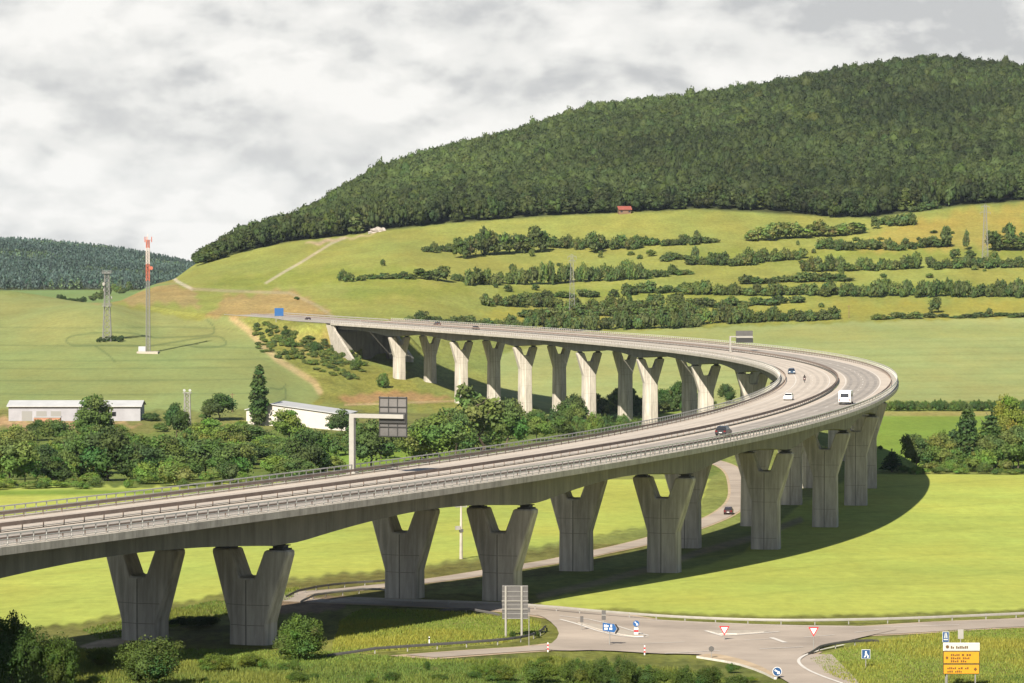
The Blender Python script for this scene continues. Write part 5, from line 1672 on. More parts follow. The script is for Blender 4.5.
t, x0, x1, z0, z1, H, k = gantry(352, 474, 'large pale cantilever sign gantry on the near inner edge, grey panel back', 56, 50, (26, 54), (397, 437), 474, .72, 1, -60)
lattice_panel(t, x0, x1, z0, z1, H, .62)
t, x0, x1, z0, z1, H, k = gantry(730, 352, 'small distant cantilever sign gantry in the median of the far carriageway', 14.5, 22, (6, 23), (332, 342), 352, .5, 1, 560)
MB().box(((x0 + x1) / 2, .35, (z0 + z1) / 2 + .3), (x1 - x0, .2, (z1 - z0)), M['panel_back']).build('sign_panel', t)
MB().box(((x0 + x1) / 2, 0, z0 + .25), (x1 - x0, .6, 1.2), M['panel_dark']).build('walkway_box', t)
MB().box(((x0 + x1) / 2, -.35, z0 + 1.3), (x1 - x0, .1, .25), M['steel_pale']).build('walkway_rail', t)


# ------------------------------------------------------------------ signs by the junction
def glyph_bars(mb, x0, x1, z, h, y, m, words):
    x = x0
    for w in words:
        e = min(x1, x + w)
        n = max(1, int(w / .17))
        for i in range(n):
            a = x + (e - x) * i / n
            hh = h * (1.0 if (i * 7 + int(z * 10)) % 3 else .72)
            mb.box((a + (e - x) / n * .42, y, z + (hh - h) / 2), ((e - x) / n * .72, .012, hh), m)
        x = e + .16


def words_on(t, x0, x1, z, h, y, m, words):
    x = x0
    for w in words:
        mb = MB(); glyph_bars(mb, x, x1, z, h, y, m, (w,)); mb.build('lettering', t)
        x += w + .16


def sign_things():
    def base(u, v, d=300): return G(u, v, d)
    # back of a big direction board
    g = base(504.5, 638); g2 = base(523.5, 636); k = PX(g.y)
    t = thing('direction_board', 'large grey direction board seen from behind on two pale posts', 'road sign', (g + g2) / 2, .0)
    x0, x1 = (502 - 514) / k, (528 - 514) / k
    zt, zb = (638 - 586) / k, (638 - 620) / k
    MB().box(((x0 + x1) / 2, .12, (zt + zb) / 2), (x1 - x0, .06, zt - zb), M['panel_back']).build('sign_panel', t)
    mb = MB()
    for f in (.02, .16, .30, .42, .54, .68, .82, .98): mb.box(((x0 + x1) / 2, .06, zb + (zt - zb) * f), (x1 - x0, .05, .06), M['steel'])
    mb.build('panel_frame', t)
    for x in (-8.3, 7.7):
        MB().tube([(x / k, 0, -.5), (x / k, 0, zt - .1)], .13, M['steel_pale'], 8).build('post', t)
    for f in (.3, .54): MB().box(((x0 + x1) / 2, -.02, zb + (zt - zb) * f), (x1 - x0 + .1, .05, .09), M['steel_pale']).build('brace', t)
    # blue arrow sign on the island
    g = base(609, 634); k = PX(g.y)
    g = base(610, 646); k = PX(g.y)
    t = thing('arrow_sign', 'blue arrow sign with white lettering and dark pointed tip', 'road sign', g, 0)
    z = lambda v: (646 - v) / k
    X = lambda u: (u - 610) / k
    MB().prism([(X(603), 0, z(630.5)), (X(614.5), 0, z(632.5)), (X(617), 0, z(628.5)), (X(614.5), 0, z(624)), (X(603), 0, z(622.5))], (0, .08, 0), M['blue']).build('arrow_panel', t)
    MB().prism([(X(615), -.01, z(633.5)), (X(616.7), -.01, z(633.7)), (X(619.8), -.01, z(629)), (X(616.5), -.01, z(624)), (X(615), -.01, z(624.2)), (X(617.6), -.01, z(628.7))], (0, .1, 0), M['black']).build('tip', t)
    words_on(t, X(604.2), X(612.5), z(625.6), .26, -.02, M['white'], (.55, .35)); words_on(t, X(604.6), X(612.8), z(628.6), .26, -.02, M['white'], (.4, .5))
    MB().tube([(0, .1, -.4), (0, .1, z(630))], .06, M['steel'], 8).build('post', t)
    # board seen from behind over the arrow
    g = base(604, 634); k = PX(g.y)
    t = thing('narrow_sign', 'tall narrow grey green sign back rising behind the blue arrow sign', 'road sign', g)
    MB().box((0, 0, (634 - 615) / k), (4.2 / k, .06, 9.5 / k), M['panel_back']).box((0, -.06, (634 - 615) / k), (4.4 / k, .05, .08), M['steel_pale']).build('sign_panel', t)
    MB().tube([(0, .06, -.4), (0, .06, (634 - 611) / k)], .06, M['steel_pale'], 8).build('post', t)
    # keep-right sign over a red and white bollard
    g = base(636.5, 636.5); k = PX(g.y)
    t = thing('keep_right_sign', 'round blue keep right sign above a red and white bollard', 'road sign', g)
    MB().disc((0, 0, 13 / k), .36, (0, -1, .0), M['blue'], 20, .05).build('disc', t)
    MB().prism([(-.2, -.04, 13 / k + .18), (.05, -.04, 13 / k - .05), (-.02, -.04, 13 / k - .2), (.22, -.04, 13 / k - .2), (.2, -.04, 13 / k + .03), (.12, -.04, 13 / k - .01), (-.12, -.04, 13 / k + .25)], (0, .01, 0), M['white']).build('arrow', t)
    MB().tube([(0, .06, -.3), (0, .06, 15 / k)], .045, M['steel'], 8).build('post', t)
    for i, m in enumerate(('red', 'white', 'red', 'white')):
        MB().box((0, 0, .12 + i * .26), (.5, .2, .26), M[m]).build('bollard_stripe', t, .02)
    # small posts and backs
    for u, vb, h, w, lab, nm in ((582, 631, 14, 4.0, 'dark sign back on a short post at the island start', 'small_sign'), (529, 647, 39, 3.2, 'small dark sign on a thin tall post beside the large board', 'small_sign'), (712, 660, 14, 5.5, 'round grey sign back on the sandy island', 'round_sign')):
        g = base(u, vb); k = PX(g.y)
        t = thing(nm, lab, 'road sign', g)
        z = (h - w / 2) / k
        if nm == 'round_sign': MB().disc((0, -.06, z), w / k / 2, (0, -1, 0), M['panel_back'], 18, .05).build('disc', t)
        else: MB().box((0, -.06, z), (w / k * .8, .05, w / k * 1.5), M['panel_back']).build('sign_panel', t)
        MB().tube([(0, 0, -.3), (0, 0, z + .3)], .045, M['steel'], 8).build('post', t)
    # give way triangles
    for u, vb, lab in ((725, 641, 'red and white give way sign on the triangular island'), (814.5, 651, 'red and white give way sign at the corner of the grassy mound')):
        g = base(u, vb); k = PX(g.y)
        t = thing('give_way_sign', lab, 'road sign', g)
        zt = (vb - (626 if u < 800 else 627)) / k; w = 10.5 / k; hh = 9.5 / k
        tri = lambda s, y: [(-w / 2 * s, y, zt - hh * .36 + hh * .36 * s), (w / 2 * s, y, zt - hh * .36 + hh * .36 * s), (0, y, zt - hh * .36 - hh * .64 * s)]
        MB().prism(tri(1, 0), (0, .05, 0), M['red']).build('border', t)
        MB().prism(tri(.66, -.012), (0, .02, 0), M['white']).build('face', t)
        MB().tube([(0, .09, -.4), (0, .09, zt - .1)], .05, M['steel'], 8).build('post', t)
    # blue square sign with a white figure in the grass mound
    g = base(867, 668); k = PX(g.y)
    t = thing('walker_sign', 'square blue sign with white figures in the yellow grass mound', 'road sign', g)
    z = (668 - 654) / k; w = 8.6 / k
    MB().box((0, .0, z), (w, .05, w * 1.08), M['white']).build('rim', t)
    MB().box((0, -.035, z), (w * .92, .02, w), M['dark_blue']).build('face', t)
    MB().disc((.0, -.055, z + w * .26), w * .1, (0, -1, 0), M['white'], 12, .02).prism([(-w * .12, -.05, z + w * .14), (w * .12, -.05, z + w * .12), (w * .2, -.05, z - w * .1), (w * .05, -.05, z - w * .12), (-w * .12, -.05, z - w * .4), (-w * .24, -.05, z - w * .36), (-w * .1, -.05, z - w * .1)], (0, .01, 0), M['white']).box((w * .22, -.05, z - w * .27), (w * .16, .01, w * .3), M['white']).build('figure', t)
    MB().tube([(0, .08, -.4), (0, .08, z + .3)], .05, M['steel'], 8).build('post', t)
    # blue round sign in the foreground shrubs
    g = base(778, 679); k = PX(g.y)
    t = thing('keep_right_sign', 'round blue sign with a white arrow at the lower corner of the sandy island', 'road sign', g)
    z = 7.5 / k; r = 4.7 / k
    MB().disc((0, 0, z), r, (0, -1, 0), M['white'], 20, .05).disc((0, -.03, z), r * .9, (0, -1, 0), M['dark_blue'], 20, .03).build('disc', t)
    MB().prism([(-r * .6, -.05, z + r * .2), (r * .1, -.05, z - r * .2), (-r * .05, -.05, z - r * .5), (r * .6, -.05, z - r * .5), (r * .5, -.05, z + r * .1), (r * .35, -.05, z - r * .02), (-r * .45, -.05, z + r * .5)], (0, .01, 0), M['white']).build('arrow', t)
    MB().tube([(0, .06, -.4), (0, .06, z)], .05, M['steel'], 8).build('post', t)
    # yellow and white direction board
    g = base(965, 690, 300); k = PX(g.y)
    t = thing('town_direction_board', 'yellow direction board with dark lettering under a white panel', 'road sign', g)
    X = lambda u: (u - 965) / k; Z = lambda v: (690 - v) / k

    def panel(name, u0, u1, v0, v1, m, y=0.0, rim=True):
        if rim: MB().box((X((u0 + u1) / 2), y + .03, Z((v0 + v1) / 2)), (X(u1) - X(u0), .05, Z(v0) - Z(v1)), M['black'] if m == 'yellow' else M['white']).build(name + '_rim', t)
        MB().box((X((u0 + u1) / 2), y - .01, Z((v0 + v1) / 2)), (X(u1) - X(u0) - .1, .04, Z(v0) - Z(v1) - .1), M[m]).build(name, t)
    panel('white_panel', 944.5, 981, 642.5, 650.5, 'sign_white')
    panel('yellow_panel', 944.5, 981, 651, 663.5, 'yellow')
    panel('yellow_panel', 944.5, 981, 664, 674, 'yellow')
    words_on(t, X(952), X(970), Z(647), .26, -.045, M['lettering'], (.35, 1.2))
    MB().disc((X(948.7), -.045, Z(646.5)), .17, (0, -1, 0), M['lettering'], 10, .012).build('symbol', t)
    for v, ws in ((654.7, (.9, .3, .5)), (658, (1.0, .7)), (661, (.8, .6))):
        words_on(t, X(952), X(975), Z(v), .2, -.045, M['lettering'], ws)
    mb = MB().prism([(X(946.6), -.05, Z(657.5)), (X(948.2), -.05, Z(659.3)), (X(950), -.05, Z(657.5)), (X(948.2), -.05, Z(655.8))], (0, .012, 0), M['lettering'])
    mb.build('arrow', t)
    for v, ws in ((668, (.9, .5, .4)), (671.3, (.6, .7))):
        words_on(t, X(948.5), X(974), Z(v), .2, -.045, M['lettering'], ws)
    mb = MB().prism([(X(975), -.05, Z(669)), (X(976.8), -.05, Z(671)), (X(978.6), -.05, Z(669)), (X(976.8), -.05, Z(667))], (0, .012, 0), M['lettering'])
    mb.build('arrow', t)
    for x in (948.5, 977): MB().tube([(X(x), .12, -.5), (X(x), .12, Z(643))], .07, M['steel'], 8).build('post', t)
    g = base(947.5, 690, 300); k = PX(g.y)
    t = thing('motorway_sign', 'small dark blue sign standing over the white panel of the yellow board', 'road sign', (g.x, g.y + .35, g.z))
    z = (690 - 637) / k
    MB().box((0, 0, z), (6.6 / k, .05, 10.6 / k), M['white']).build('rim', t)
    MB().box((0, -.035, z), (6.0 / k, .02, 10.0 / k), M['dark_blue']).build('face', t)
    mb = MB()
    for x in (-.1, .1): mb.prism([(x - .07, -.05, z - .1), (x + .07, -.05, z - .1), (x * .6 + .04, -.05, z + .4), (x * .6 - .04, -.05, z + .4)], (0, .01, 0), M['sign_white'])
    mb.box((0, -.052, z - .25), (.42, .01, .12), M['sign_white']).build('symbol', t)
    MB().tube([(0, .08, -.5), (0, .08, z + .3)], .05, M['steel'], 8).build('post', t)
    g = base(962, 652); k = PX(g.y)
    t = thing('pale_sign', 'pale sign back on a post behind the yellow direction board', 'road sign', g)
    z = (652 - 634) / k
    MB().box((0, 0, z), (5.6 / k, .05, 9.5 / k), M['steel_pale']).build('sign_panel', t)
    MB().tube([(0, .07, -.3), (0, .07, z)], .05, M['steel_pale'], 8).build('post', t)
    # blue sign by the highway beyond the bridge
    g = G(279, 321, 1480); k = PX(g.y)
    t = thing('highway_sign', 'blue square highway sign beyond the end of the bridge', 'road sign', (g.x, g.y, g.z))
    z = (321 - 312) / k
    MB().box((0, 0, z), (9 / k, .15, 8 / k), M['steel']).build('back', t)
    MB().box((0, -.1, z), (8.9 / k, .06, 7.9 / k), M['blue']).build('face', t)
    for x in (-3, 3): MB().tube([(x / k, .2, -2), (x / k, .2, z + 1)], .14, M['steel'], 7).build('post', t)
    # marker posts
    for u, vb, lab in ((429, 646, 'white marker post on the grassy bank before the curved rail'), (645, 655, 'red and white marker post at the road edge below the arrow sign'), (548, 652, 'small red and white marker post where the curved guard rail ends'), (151, 503, 'white marker post beyond the inner railing')):
        g = base(u, vb) if u != 151 else G(151, 503, 600)
        k = PX(g.y)
        t = thing('marker_post', lab, 'marker post', g)
        MB().box((0, 0, .5), (.14, .12, 1.1), M['white']).build('post', t, .02)
        if 'red' in lab:
            for z in (.35, .75): MB().box((0, -.01, z), (.16, .13, .2), M['red']).build('band', t)
        else: MB().box((0, -.01, .85), (.15, .13, .18), M['black']).build('band', t)


sign_things()

GPOST = MB().box((0, 0, .1), (.12, .09, 1.3), M['steel']).mesh('post')


def road_rail(label, line_uv, m='steel', drop=0.0, step=4.0, top=.75, smooth=2):
    P = densify(chaikin(flat_uv(line_uv), smooth), 1.0)
    o0 = Vector((P[0].x, P[0].y, z_at(P[0].x, P[0].y)))
    t = thing('guard_rail', label, 'guard rail', o0)
    rings = []
    for i, p in enumerate(P):
        d = (P[min(i + 1, len(P) - 1)] - P[max(i - 1, 0)]).normalized(); n = Vector((-d.y, d.x, 0))
        q = Vector((p.x, p.y, z_at(p.x, p.y))) - o0
        e = min(i, len(P) - 1 - i); low = -.45 * max(0, 1 - e / 5)
        rings.append([q + n * a + Vector((0, 0, z + low)) for a, z in ((-.03, top - .31), (.05, top - .26), (.02, top - .155), (.05, top - .05), (-.03, top), (-.05, top - .155))])
    MB().sweep(rings, M[m]).build('rail', t)
    acc = 0.0
    for i in range(1, len(P)):
        acc += (P[i] - P[i - 1]).length
        if acc > step and 4 < i < len(P) - 4:
            acc = 0.0
            link('post', GPOST, t, Vector((P[i].x, P[i].y, z_at(P[i].x, P[i].y))) - o0 + Vector((0, .1, 0)))


road_rail('long pale guard rail between the country road and the barley field', [(330, 603), (380, 604), (432, 605.5), (496, 607.5), (531, 609.5), (600, 616), (680, 622), (777, 625.5), (880, 624), (960, 621), (1090, 615)], 'steel_pale')
road_rail('short pale guard rail on the near side of the road by the big board', [(440, 612), (470, 614), (500, 616.5)], 'panel_back')
road_rail('dark curved guard rail around the grassy bank', [(327, 657), (429, 650), (503, 645), (531, 640.5), (544, 634), (546, 628)], 'panel_back')
road_rail('dark guard rail at the edge of the yellow grass mound', [(809, 656), (827, 650), (852, 646.5), (880, 643)], 'panel_back')
road_rail('dark guard rail along the far side of the lane behind the near piers', [(285, 598), (320, 590), (352, 586.5), (385, 585), (420, 579)], 'panel_back')
road_rail('pale guard rail along the near side of the lane behind the near piers', [(300, 603), (320, 598), (355, 594), (385, 591)], 'steel_pale')


# ------------------------------------------------------------------ vehicles
def car(label, cat, name, s, t_, paint, toward, L=4.4, W_=1.8, H=1.48, pos=None, rz=None, van=False):
    if pos is None:
        p = deck(s, t_, ROAD_Z + .02); h = axis(s)[3]
        rz = h + (math.pi if toward else 0)
    else: p = pos
    t = thing(name, label, cat, p, rz)                      # local x points forward
    hw = W_ / 2
    low = [(-L / 2, .35), (-L / 2 + .05, .85), (-L / 2 + .2, .98), (L * .22, .98), (L / 2 - .25, .80), (L / 2, .62), (L / 2, .32), (L / 2 - .3, .22), (-L / 2 + .25, .22)]
    mb = MB(); ring = lambda y, k: [(x * k, y, z if z > .3 else z) for x, z in low]
    mb.sweep([ring(-hw, .985), ring(-hw + .08, 1), ring(hw - .08, 1), ring(hw, .985)], M[paint])
    cab = [(-L * .43, .97), (-L * .34, H - .06), (-L * .25, H), (L * .05, H), (L * .10, H - .05), (L * .26, .97)]
    ci = .82
    mb.sweep([[(x, -hw + (.05 if z < 1 else .22), z) for x, z in cab], [(x, hw - (.05 if z < 1 else .22), z) for x, z in cab]], M[paint])
    mb.build('body', t, .03)
    g = lambda pts: MB().add(pts, [tuple(range(len(pts)))], M['dark_window'])
    up = .012
    # screens and side windows stand a touch proud of the cabin
    q = [(L * .245, 1.03), (L * .112, H - .09)]
    y0, y1 = hw - .12, hw - .25
    g([(q[0][0] + up, -y0, q[0][1]), (q[0][0] + up, y0, q[0][1]), (q[1][0] + up, y1, q[1][1]), (q[1][0] + up, -y1, q[1][1])]).build('windscreen', t)
    q = [(-L * .42, 1.03), (-L * .348, H - .1)]
    g([(q[0][0] - up, y0, q[0][1]), (q[0][0] - up, -y0, q[0][1]), (q[1][0] - up, -y1, q[1][1]), (q[1][0] - up, y1, q[1][1])]).build('rear_window', t)
    for sd in (-1, 1):
        ya, yb = sd * (hw - .065 + up), sd * (hw - .205 + up)
        g([(-L * .36, ya, 1.03), (L * .2, ya, 1.03), (L * .075, yb, H - .1), (-L * .31, yb, H - .1)]).build('side_window', t)
        MB().box((L / 2 - .06, sd * (hw - .32), .66), (.14, .42, .17), M['lamp_clear']).build('headlight', t)
        MB().box((-L / 2 + .06, sd * (hw - .24), .76), (.14, .3, .22), M['lamp_red']).build('tail_light', t)
        for x in (-L * .3, L * .31):
            w = MB().tube([(x, sd * (hw - .24), .32), (x, sd * (hw + .01), .32)], .32, M['tyre'], 14).build('wheel', t)
            MB().disc((x, sd * (hw + .015), .32), .2, (0, 1, 0), M['rim'], 12, .02).build('rim', w)
    MB().box((-L / 2 - .005, 0, .55), (.03, .5, .12), M['white']).build('number_plate', t)
    return t


def deck_uv(u, v, smin): return on_deck(u, v, smin)


s_, t_ = deck_uv(723, 435.5, 150); car('black car driving away on the outer carriageway', 'car', 'black_car', s_, t_, 'car_black', False, 4.5, 1.85, 1.55)
s_, t_ = deck_uv(788.5, 400, 300); car('white car approaching on the inner carriageway', 'car', 'white_car', s_, t_, 'car_white', True)
s_, t_ = deck_uv(791.5, 374, 480); car('dark blue car approaching on the inner carriageway', 'car', 'blue_car', s_, t_, 'car_blue', True)
s_, t_ = deck_uv(437, 325.5, 950); car('dark brown car on the far part of the bridge near the abutment', 'car', 'brown_car', s_, t_, 'car_brown', False)
s_, t_ = deck_uv(476, 329.5, 950); car('dark car with a pale roof on the far part of the bridge', 'car', 'dark_car', s_, t_, 'car_brown', True)
g = G(312, 320, 1480); car('dark red car on the highway just past the bridge end', 'car', 'red_car', 0, 0, 'car_red', True, pos=deck(S_ABUT + 45, -8, ROAD_Z), rz=axis(S_ABUT + 45)[3] + math.pi)
g = G(729, 514.5, 560); g2 = G(739, 504, 560); car('dark red car on the lane below the bridge', 'car', 'red_car', 0, 0, 'car_red', False, 4.4, 1.8, 1.5, pos=Vector((g.x, g.y, g.z + .11)), rz=math.atan2(g2.y - g.y, g2.x - g.x))
def camper():
    s, tt = on_deck(846, 404, 300)
    p = deck(s, tt, ROAD_Z + .02); h = axis(s)[3]
    t = thing('camper_van', 'white camper van with a wide rear window on the bend', 'camper van', p, h)
    L, hw, H = 6.6, 1.2, 2.8
    prof = [(-L / 2 + .05, .45), (-L / 2 - .0, 1.2), (-L / 2 + .25, H - .15), (-L / 2 + .55, H), (L * .22, H), (L * .36, H - .35), (L * .37, 2.1), (L * .46, 1.25), (L / 2, 1.0), (L / 2, .45)]
    MB().sweep([[(x, -hw, z) for x, z in prof], [(x, hw, z) for x, z in prof]], M['car_white']).build('body', t, .08)
    MB().add([(-L / 2 + .01, .85, 1.5), (-L / 2 + .01, -.85, 1.5), (-L / 2 + .135, -.82, 2.3), (-L / 2 + .135, .82, 2.3)], [(0, 1, 2, 3)], M['dark_window']).build('rear_window', t)
    MB().add([(L * .375 + .01, -.95, 2.05), (L * .375 + .01, .95, 2.05), (L * .455 + .03, .98, 1.32), (L * .455 + .03, -.98, 1.32)], [(0, 1, 2, 3)], M['dark_window']).build('windscreen', t)
    for sd in (-1, 1):
        MB().box((-L * .18, sd * (hw + .005), 1.85), (1.3, .03, .6), M['dark_window']).box((L * .12, sd * (hw + .005), 1.85), (.9, .03, .5), M['dark_window']).build('side_window', t)
        MB().box((-L / 2 + .02, sd * .95, 1.0), (.1, .18, .5), M['lamp_red']).build('tail_light', t)
        MB().box((L / 2 - .03, sd * .8, .85), (.1, .35, .2), M['lamp_clear']).build('headlight', t)
        for x in (-L * .26, L * .33):
            w = MB().tube([(x, sd * (hw - .26), .36), (x, sd * (hw - .0), .36)], .36, M['tyre'], 14).build('wheel', t)
            MB().disc((x, sd * (hw + .01), .36), .22, (0, 1, 0), M['rim'], 12, .02).build('rim', w)
    MB().box((-L / 2 - .02, 0, .5), (.12, 2.1, .22), M['panel_dark']).build('bumper', t)
    MB().box((-L / 2 - .0, .3, .95), (.06, .52, .12), M['sign_white']).build('number_plate', t)


camper()


def motorbike():
    s, tt = on_deck(804.5, 382.5, 420)
    p = deck(s, tt, ROAD_Z + .02); h = axis(s)[3] + math.pi
    t = thing('motorcycle', 'dark red motorcycle approaching between the white and blue cars', 'motorcycle', p, h)
    for x in (-.72, .74):
        w = MB().tube([(x, -.07, .32), (x, .07, .32)], .32, M['tyre'], 16).build('wheel', t)
        MB().disc((x, 0, .32), .19, (0, 1, 0), M['rim'], 12, .16).build('rim', w)
    MB().sweep([[(x, y * .13, z) for y, z in ((-1, lo), (1, lo), (1.2, (lo + hi) / 2), (.8, hi), (-.8, hi), (-1.2, (lo + hi) / 2))] for x, lo, hi in ((-.75, .72, .86), (-.3, .45, .82), (.1, .38, .98), (.45, .45, 1.05), (.7, .78, 1.12))], M['bike_red']).build('body', t)
    MB().tube([(.74, -.09, .32), (.5, -.12, 1.02)], .035, M['steel'], 6).tube([(.74, .09, .32), (.5, .12, 1.02)], .035, M['steel'], 6).build('fork', t)
    MB().tube([(.38, -.38, 1.08), (.5, 0, 1.1), (.38, .38, 1.08)], .025, M['black'], 6).build('handlebar', t)
    MB().disc((.82, 0, .95), .1, (1, 0, 0), M['lamp_clear'], 12, .05).build('headlight', t)
    # rider: one continuous skinned body seated on the bike
    J = [(-.28, 0, .92), (-.2, 0, 1.15), (-.1, 0, 1.40), (-.02, 0, 1.52), (.02, 0, 1.60), (.05, 0, 1.72),
         (-.06, -.2, 1.44), (.12, -.33, 1.22), (.36, -.34, 1.10), (-.06, .2, 1.44), (.12, .33, 1.22), (.36, .34, 1.10),
         (-.24, -.14, .9), (.18, -.22, .86), (-.05, -.2, .46), (.12, -.2, .40), (-.24, .14, .9), (.18, .22, .86), (-.05, .2, .46), (.12, .2, .40)]
    R = [.17, .16, .19, .1, .075, .08, .085, .06, .045, .085, .06, .045, .12, .09, .06, .05, .12, .09, .06, .05]
    E_ = [(0, 1), (1, 2), (2, 3), (3, 4), (4, 5), (2, 6), (6, 7), (7, 8), (2, 9), (9, 10), (10, 11), (0, 12), (12, 13), (13, 14), (14, 15), (0, 16), (16, 17), (17, 18), (18, 19)]
    me = bpy.data.meshes.new('person'); me.from_pydata(J, E_, []); me.materials.append(M['leather'])
    o = link('person', me, None, p); o.rotation_euler.z = h
    tag(o, 'motorcycle rider in dark leathers and helmet leaning over the handlebar', 'person')
    sk = o.modifiers.new('skin', 'SKIN')
    for i, r in enumerate(R): me.skin_vertices[0].data[i].radius = (r, r)
    me.skin_vertices[0].data[0].use_root = True
    o.modifiers.new('sub', 'SUBSURF').levels = 1
    bm = bmesh.new(); bmesh.ops.create_uvsphere(bm, u_segments=16, v_segments=10, radius=.15)
    for v in bm.verts: v.co.x *= 1.12
    me2 = bpy.data.meshes.new('helmet'); bm.to_mesh(me2); bm.free(); me2.materials.append(M['black'])
    hl = link('helmet', me2, o, (.06, 0, 1.74))
    MB().box((.13, 0, .02), (.09, .2, .09), M['dark_window']).build('visor', hl, .03)


motorbike()

# ------------------------------------------------------------------ foreground bushes and grass
for u, vb, h, w, c, lab, dm in (
        (300, 660, 50, 62, (1.0, 1.15, .95), 'dense rounded green bush beside the near outer pier', 300),
        (150, 690, 58, 84, (.72, .8, .8), 'dark leafy bush in front of the nearest pier', 300),
        (12, 690, 82, 72, (.5, .62, .6), 'tall dark bush in the lower corner before the barley', 300),
        (56, 690, 62, 52, (.62, .75, .65), 'dark bush next to the tall corner bush', 300),
        (575, 690, 34, 32, (.9, .95, .85), 'leafy shrub at the west end of the row below the blue arrow sign', 300),
        (601, 690, 36, 38, (.8, .9, .8), 'taller shrub in the row just left below the arrow sign post', 300),
        (624, 692, 39, 34, (.7, .8, .75), 'upright dark shrub below the arrow sign tip', 300),
        (650, 690, 26, 44, (.95, 1, .9), 'spreading low shrub below the red and white marker post', 300),
        (684, 693, 30, 30, (.8, .9, .8), 'mid height shrub in the row before the sandy island', 300),
        (708, 694, 31, 36, (.65, .75, .7), 'dark shrub directly below the round grey sign back', 300),
        (738, 696, 24, 40, (.8, .85, .8), 'low shrub below the sandy traffic island', 300),
        (540, 684, 26, 46, (1.25, 1.2, .9), 'pale flowering shrub under the curved guard rail', 300),
        (500, 682, 20, 40, (1.2, 1.2, .9), 'pale low shrub below the large board', 300),
        (513, 639, 9, 8, (.75, .8, .7), 'small dark shrub behind the posts of the large board', 300),
        (537, 638, 8, 8, (.7, .8, .7), 'tiny dark shrub inside the bend of the curved rail', 300),
        (545, 664, 9, 20, (1.2, 1.15, .9), 'tiny pale shrub on the slope below the rail end', 300),
        (100, 668, 22, 40, (1.1, 1.1, .85), 'pale weedy shrub at the foot of the nearest pier', 300),
        (215, 672, 20, 44, (1.3, 1.3, .9), 'yellow green weedy shrub between the nearest two piers', 300),
        (250, 668, 16, 34, (1.25, 1.2, .85), 'yellow green weedy shrub before the outer near pier', 300),
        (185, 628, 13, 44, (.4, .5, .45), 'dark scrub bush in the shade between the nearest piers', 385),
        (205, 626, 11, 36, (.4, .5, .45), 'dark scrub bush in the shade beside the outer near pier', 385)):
    c = tuple(q * .72 for q in c)
    at_px(K_NEARBUSH, 'roadside_bush', 'bush', lab, None, u, vb, h, w, c, dm)


for i in range(46):
    u = rr.uniform(-10, 790); vb = rr.uniform(668, 694)
    if 100 < u < 200: continue
    at_px(K_NEARBUSH, 'verge_weed', 'weed', 'low weedy clump in the rough grass along the bottom verge', 'weeds in the bottom verge', u, vb, rr.uniform(4, 14), rr.uniform(8, 26), rr.choice([(.7, .8, .7), (.9, 1, .8), (1.1, 1.1, .75), (.55, .65, .55)]), 300, False)


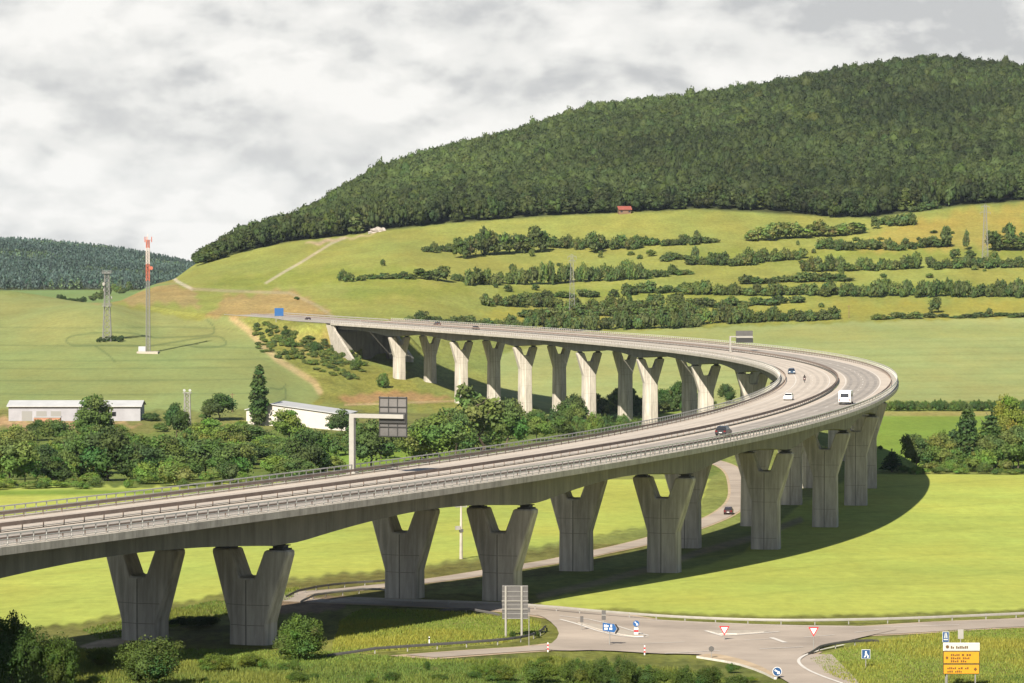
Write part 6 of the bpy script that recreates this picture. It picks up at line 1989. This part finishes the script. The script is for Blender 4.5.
def grass():
    rng = np.random.default_rng(77)
    zones = [  # outline (u, v), tufts per m2, blade height, tint
        ([(-40, 700), (1080, 700), (1080, 672), (880, 686), (770, 690), (690, 672), (560, 660), (420, 664), (-40, 664)], 8.0, .42, (.72, .82, .75)),
        ([(-40, 664), (60, 650), (120, 648), (240, 650), (330, 652), (430, 660), (560, 662), (560, 657), (420, 666), (-40, 668)], 8.0, .36, (.95, 1.02, .85)),
        ([(330, 655), (429, 648), (503, 643), (540, 632), (540, 622), (500, 617), (430, 611), (360, 609), (340, 622), (335, 640)], 8.0, .36, (1.1, 1.1, .85)),
        ([(812, 660), (845, 649), (880, 642), (960, 631), (1080, 627), (1080, 700), (872, 690), (830, 676)], 8.0, .36, (1.15, 1.12, .9)),
        ([(100, 640), (200, 622), (290, 600), (300, 588), (200, 604), (80, 630)], 5.0, .4, (.7, .8, .7)),
    ]
    Vs, Ts, TT, off = [], [], [], 0
    for poly, dens, hh, tint in zones:
        P = np.array([[p.x, p.y] for p in flat_uv(poly)])
        lo, hi = P.min(0), P.max(0)
        n = int((hi - lo).prod() * dens)
        q = rng.uniform(lo, hi, (n, 2)); q = q[inside(q, P)]
        if not len(q): continue
        patch = np.sin(q[:, 0] * .35 + 1) * np.sin(q[:, 1] * .22) + np.sin(q[:, 0] * .11 + q[:, 1] * .09)
        z = z_arr(q[:, 0], q[:, 1])
        for b in range(4):
            a = rng.uniform(0, 6.28, len(q)); lean = rng.uniform(.05, .8, len(q)); h = hh * rng.uniform(.45, 1.25, len(q)) * (1 + .25 * patch)
            w = rng.uniform(.03, .09, len(q))
            base = np.stack([q[:, 0] + rng.normal(0, .12, len(q)), q[:, 1] + rng.normal(0, .12, len(q)), z - .05], -1)
            px, py = -np.sin(a) * w, np.cos(a) * w
            v0 = base + np.stack([px, py, 0 * a], -1); v1 = base - np.stack([px, py, 0 * a], -1)
            v2 = base + np.stack([np.cos(a) * lean * h, np.sin(a) * lean * h, h], -1)
            V = np.stack([v0, v1, v2], 1).reshape(-1, 3)
            Vs.append(V); Ts.append(np.arange(len(V)).reshape(-1, 3) + off); off += len(V)
            dry = np.clip(.5 + .35 * patch + rng.normal(0, .25, len(q)), 0, 1)[:, None]
            c = np.array([.72, .95, .9]) * (1 - dry) + np.array([1.18, 1.08, .95]) * dry
            TT.append(np.repeat(c * np.array(tint), 3, 0))
    me = npmesh('grass', np.concatenate(Vs), None, np.concatenate(Ts), np.concatenate(TT), M['grass_blade'])
    tag(link('grass', me), 'tall rough grass on the verges below the bridge', 'grass', kind='stuff')


grass()


# ------------------------------------------------------------------ the air
def haze():
    m = bpy.data.materials.new('haze'); m.use_nodes = True
    nt = m.node_tree; N, L = nt.nodes, nt.links
    N.clear()
    out = N.new('ShaderNodeOutputMaterial'); v = N.new('ShaderNodeVolumePrincipled')
    v.inputs['Color'].default_value = (0.72, 0.86, 1.0, 1)
    v.inputs['Density'].default_value = 1.3e-5
    v.inputs['Anisotropy'].default_value = 0.0
    L.new(v.outputs[0], out.inputs['Volume'])
    V = [q for a in [HZ.min() - 1.0] for q in [a]]
    z0, z1 = float(HZ.min()) - 1.0, float(HZ.max()) + 40.0
    o = MB().box((0, 4600, (z0 + z1) / 2), (15000, 9400, z1 - z0), m).build('haze')
    tag(o, 'faint blue haze over the valley and hills', 'haze', kind='stuff')


haze()
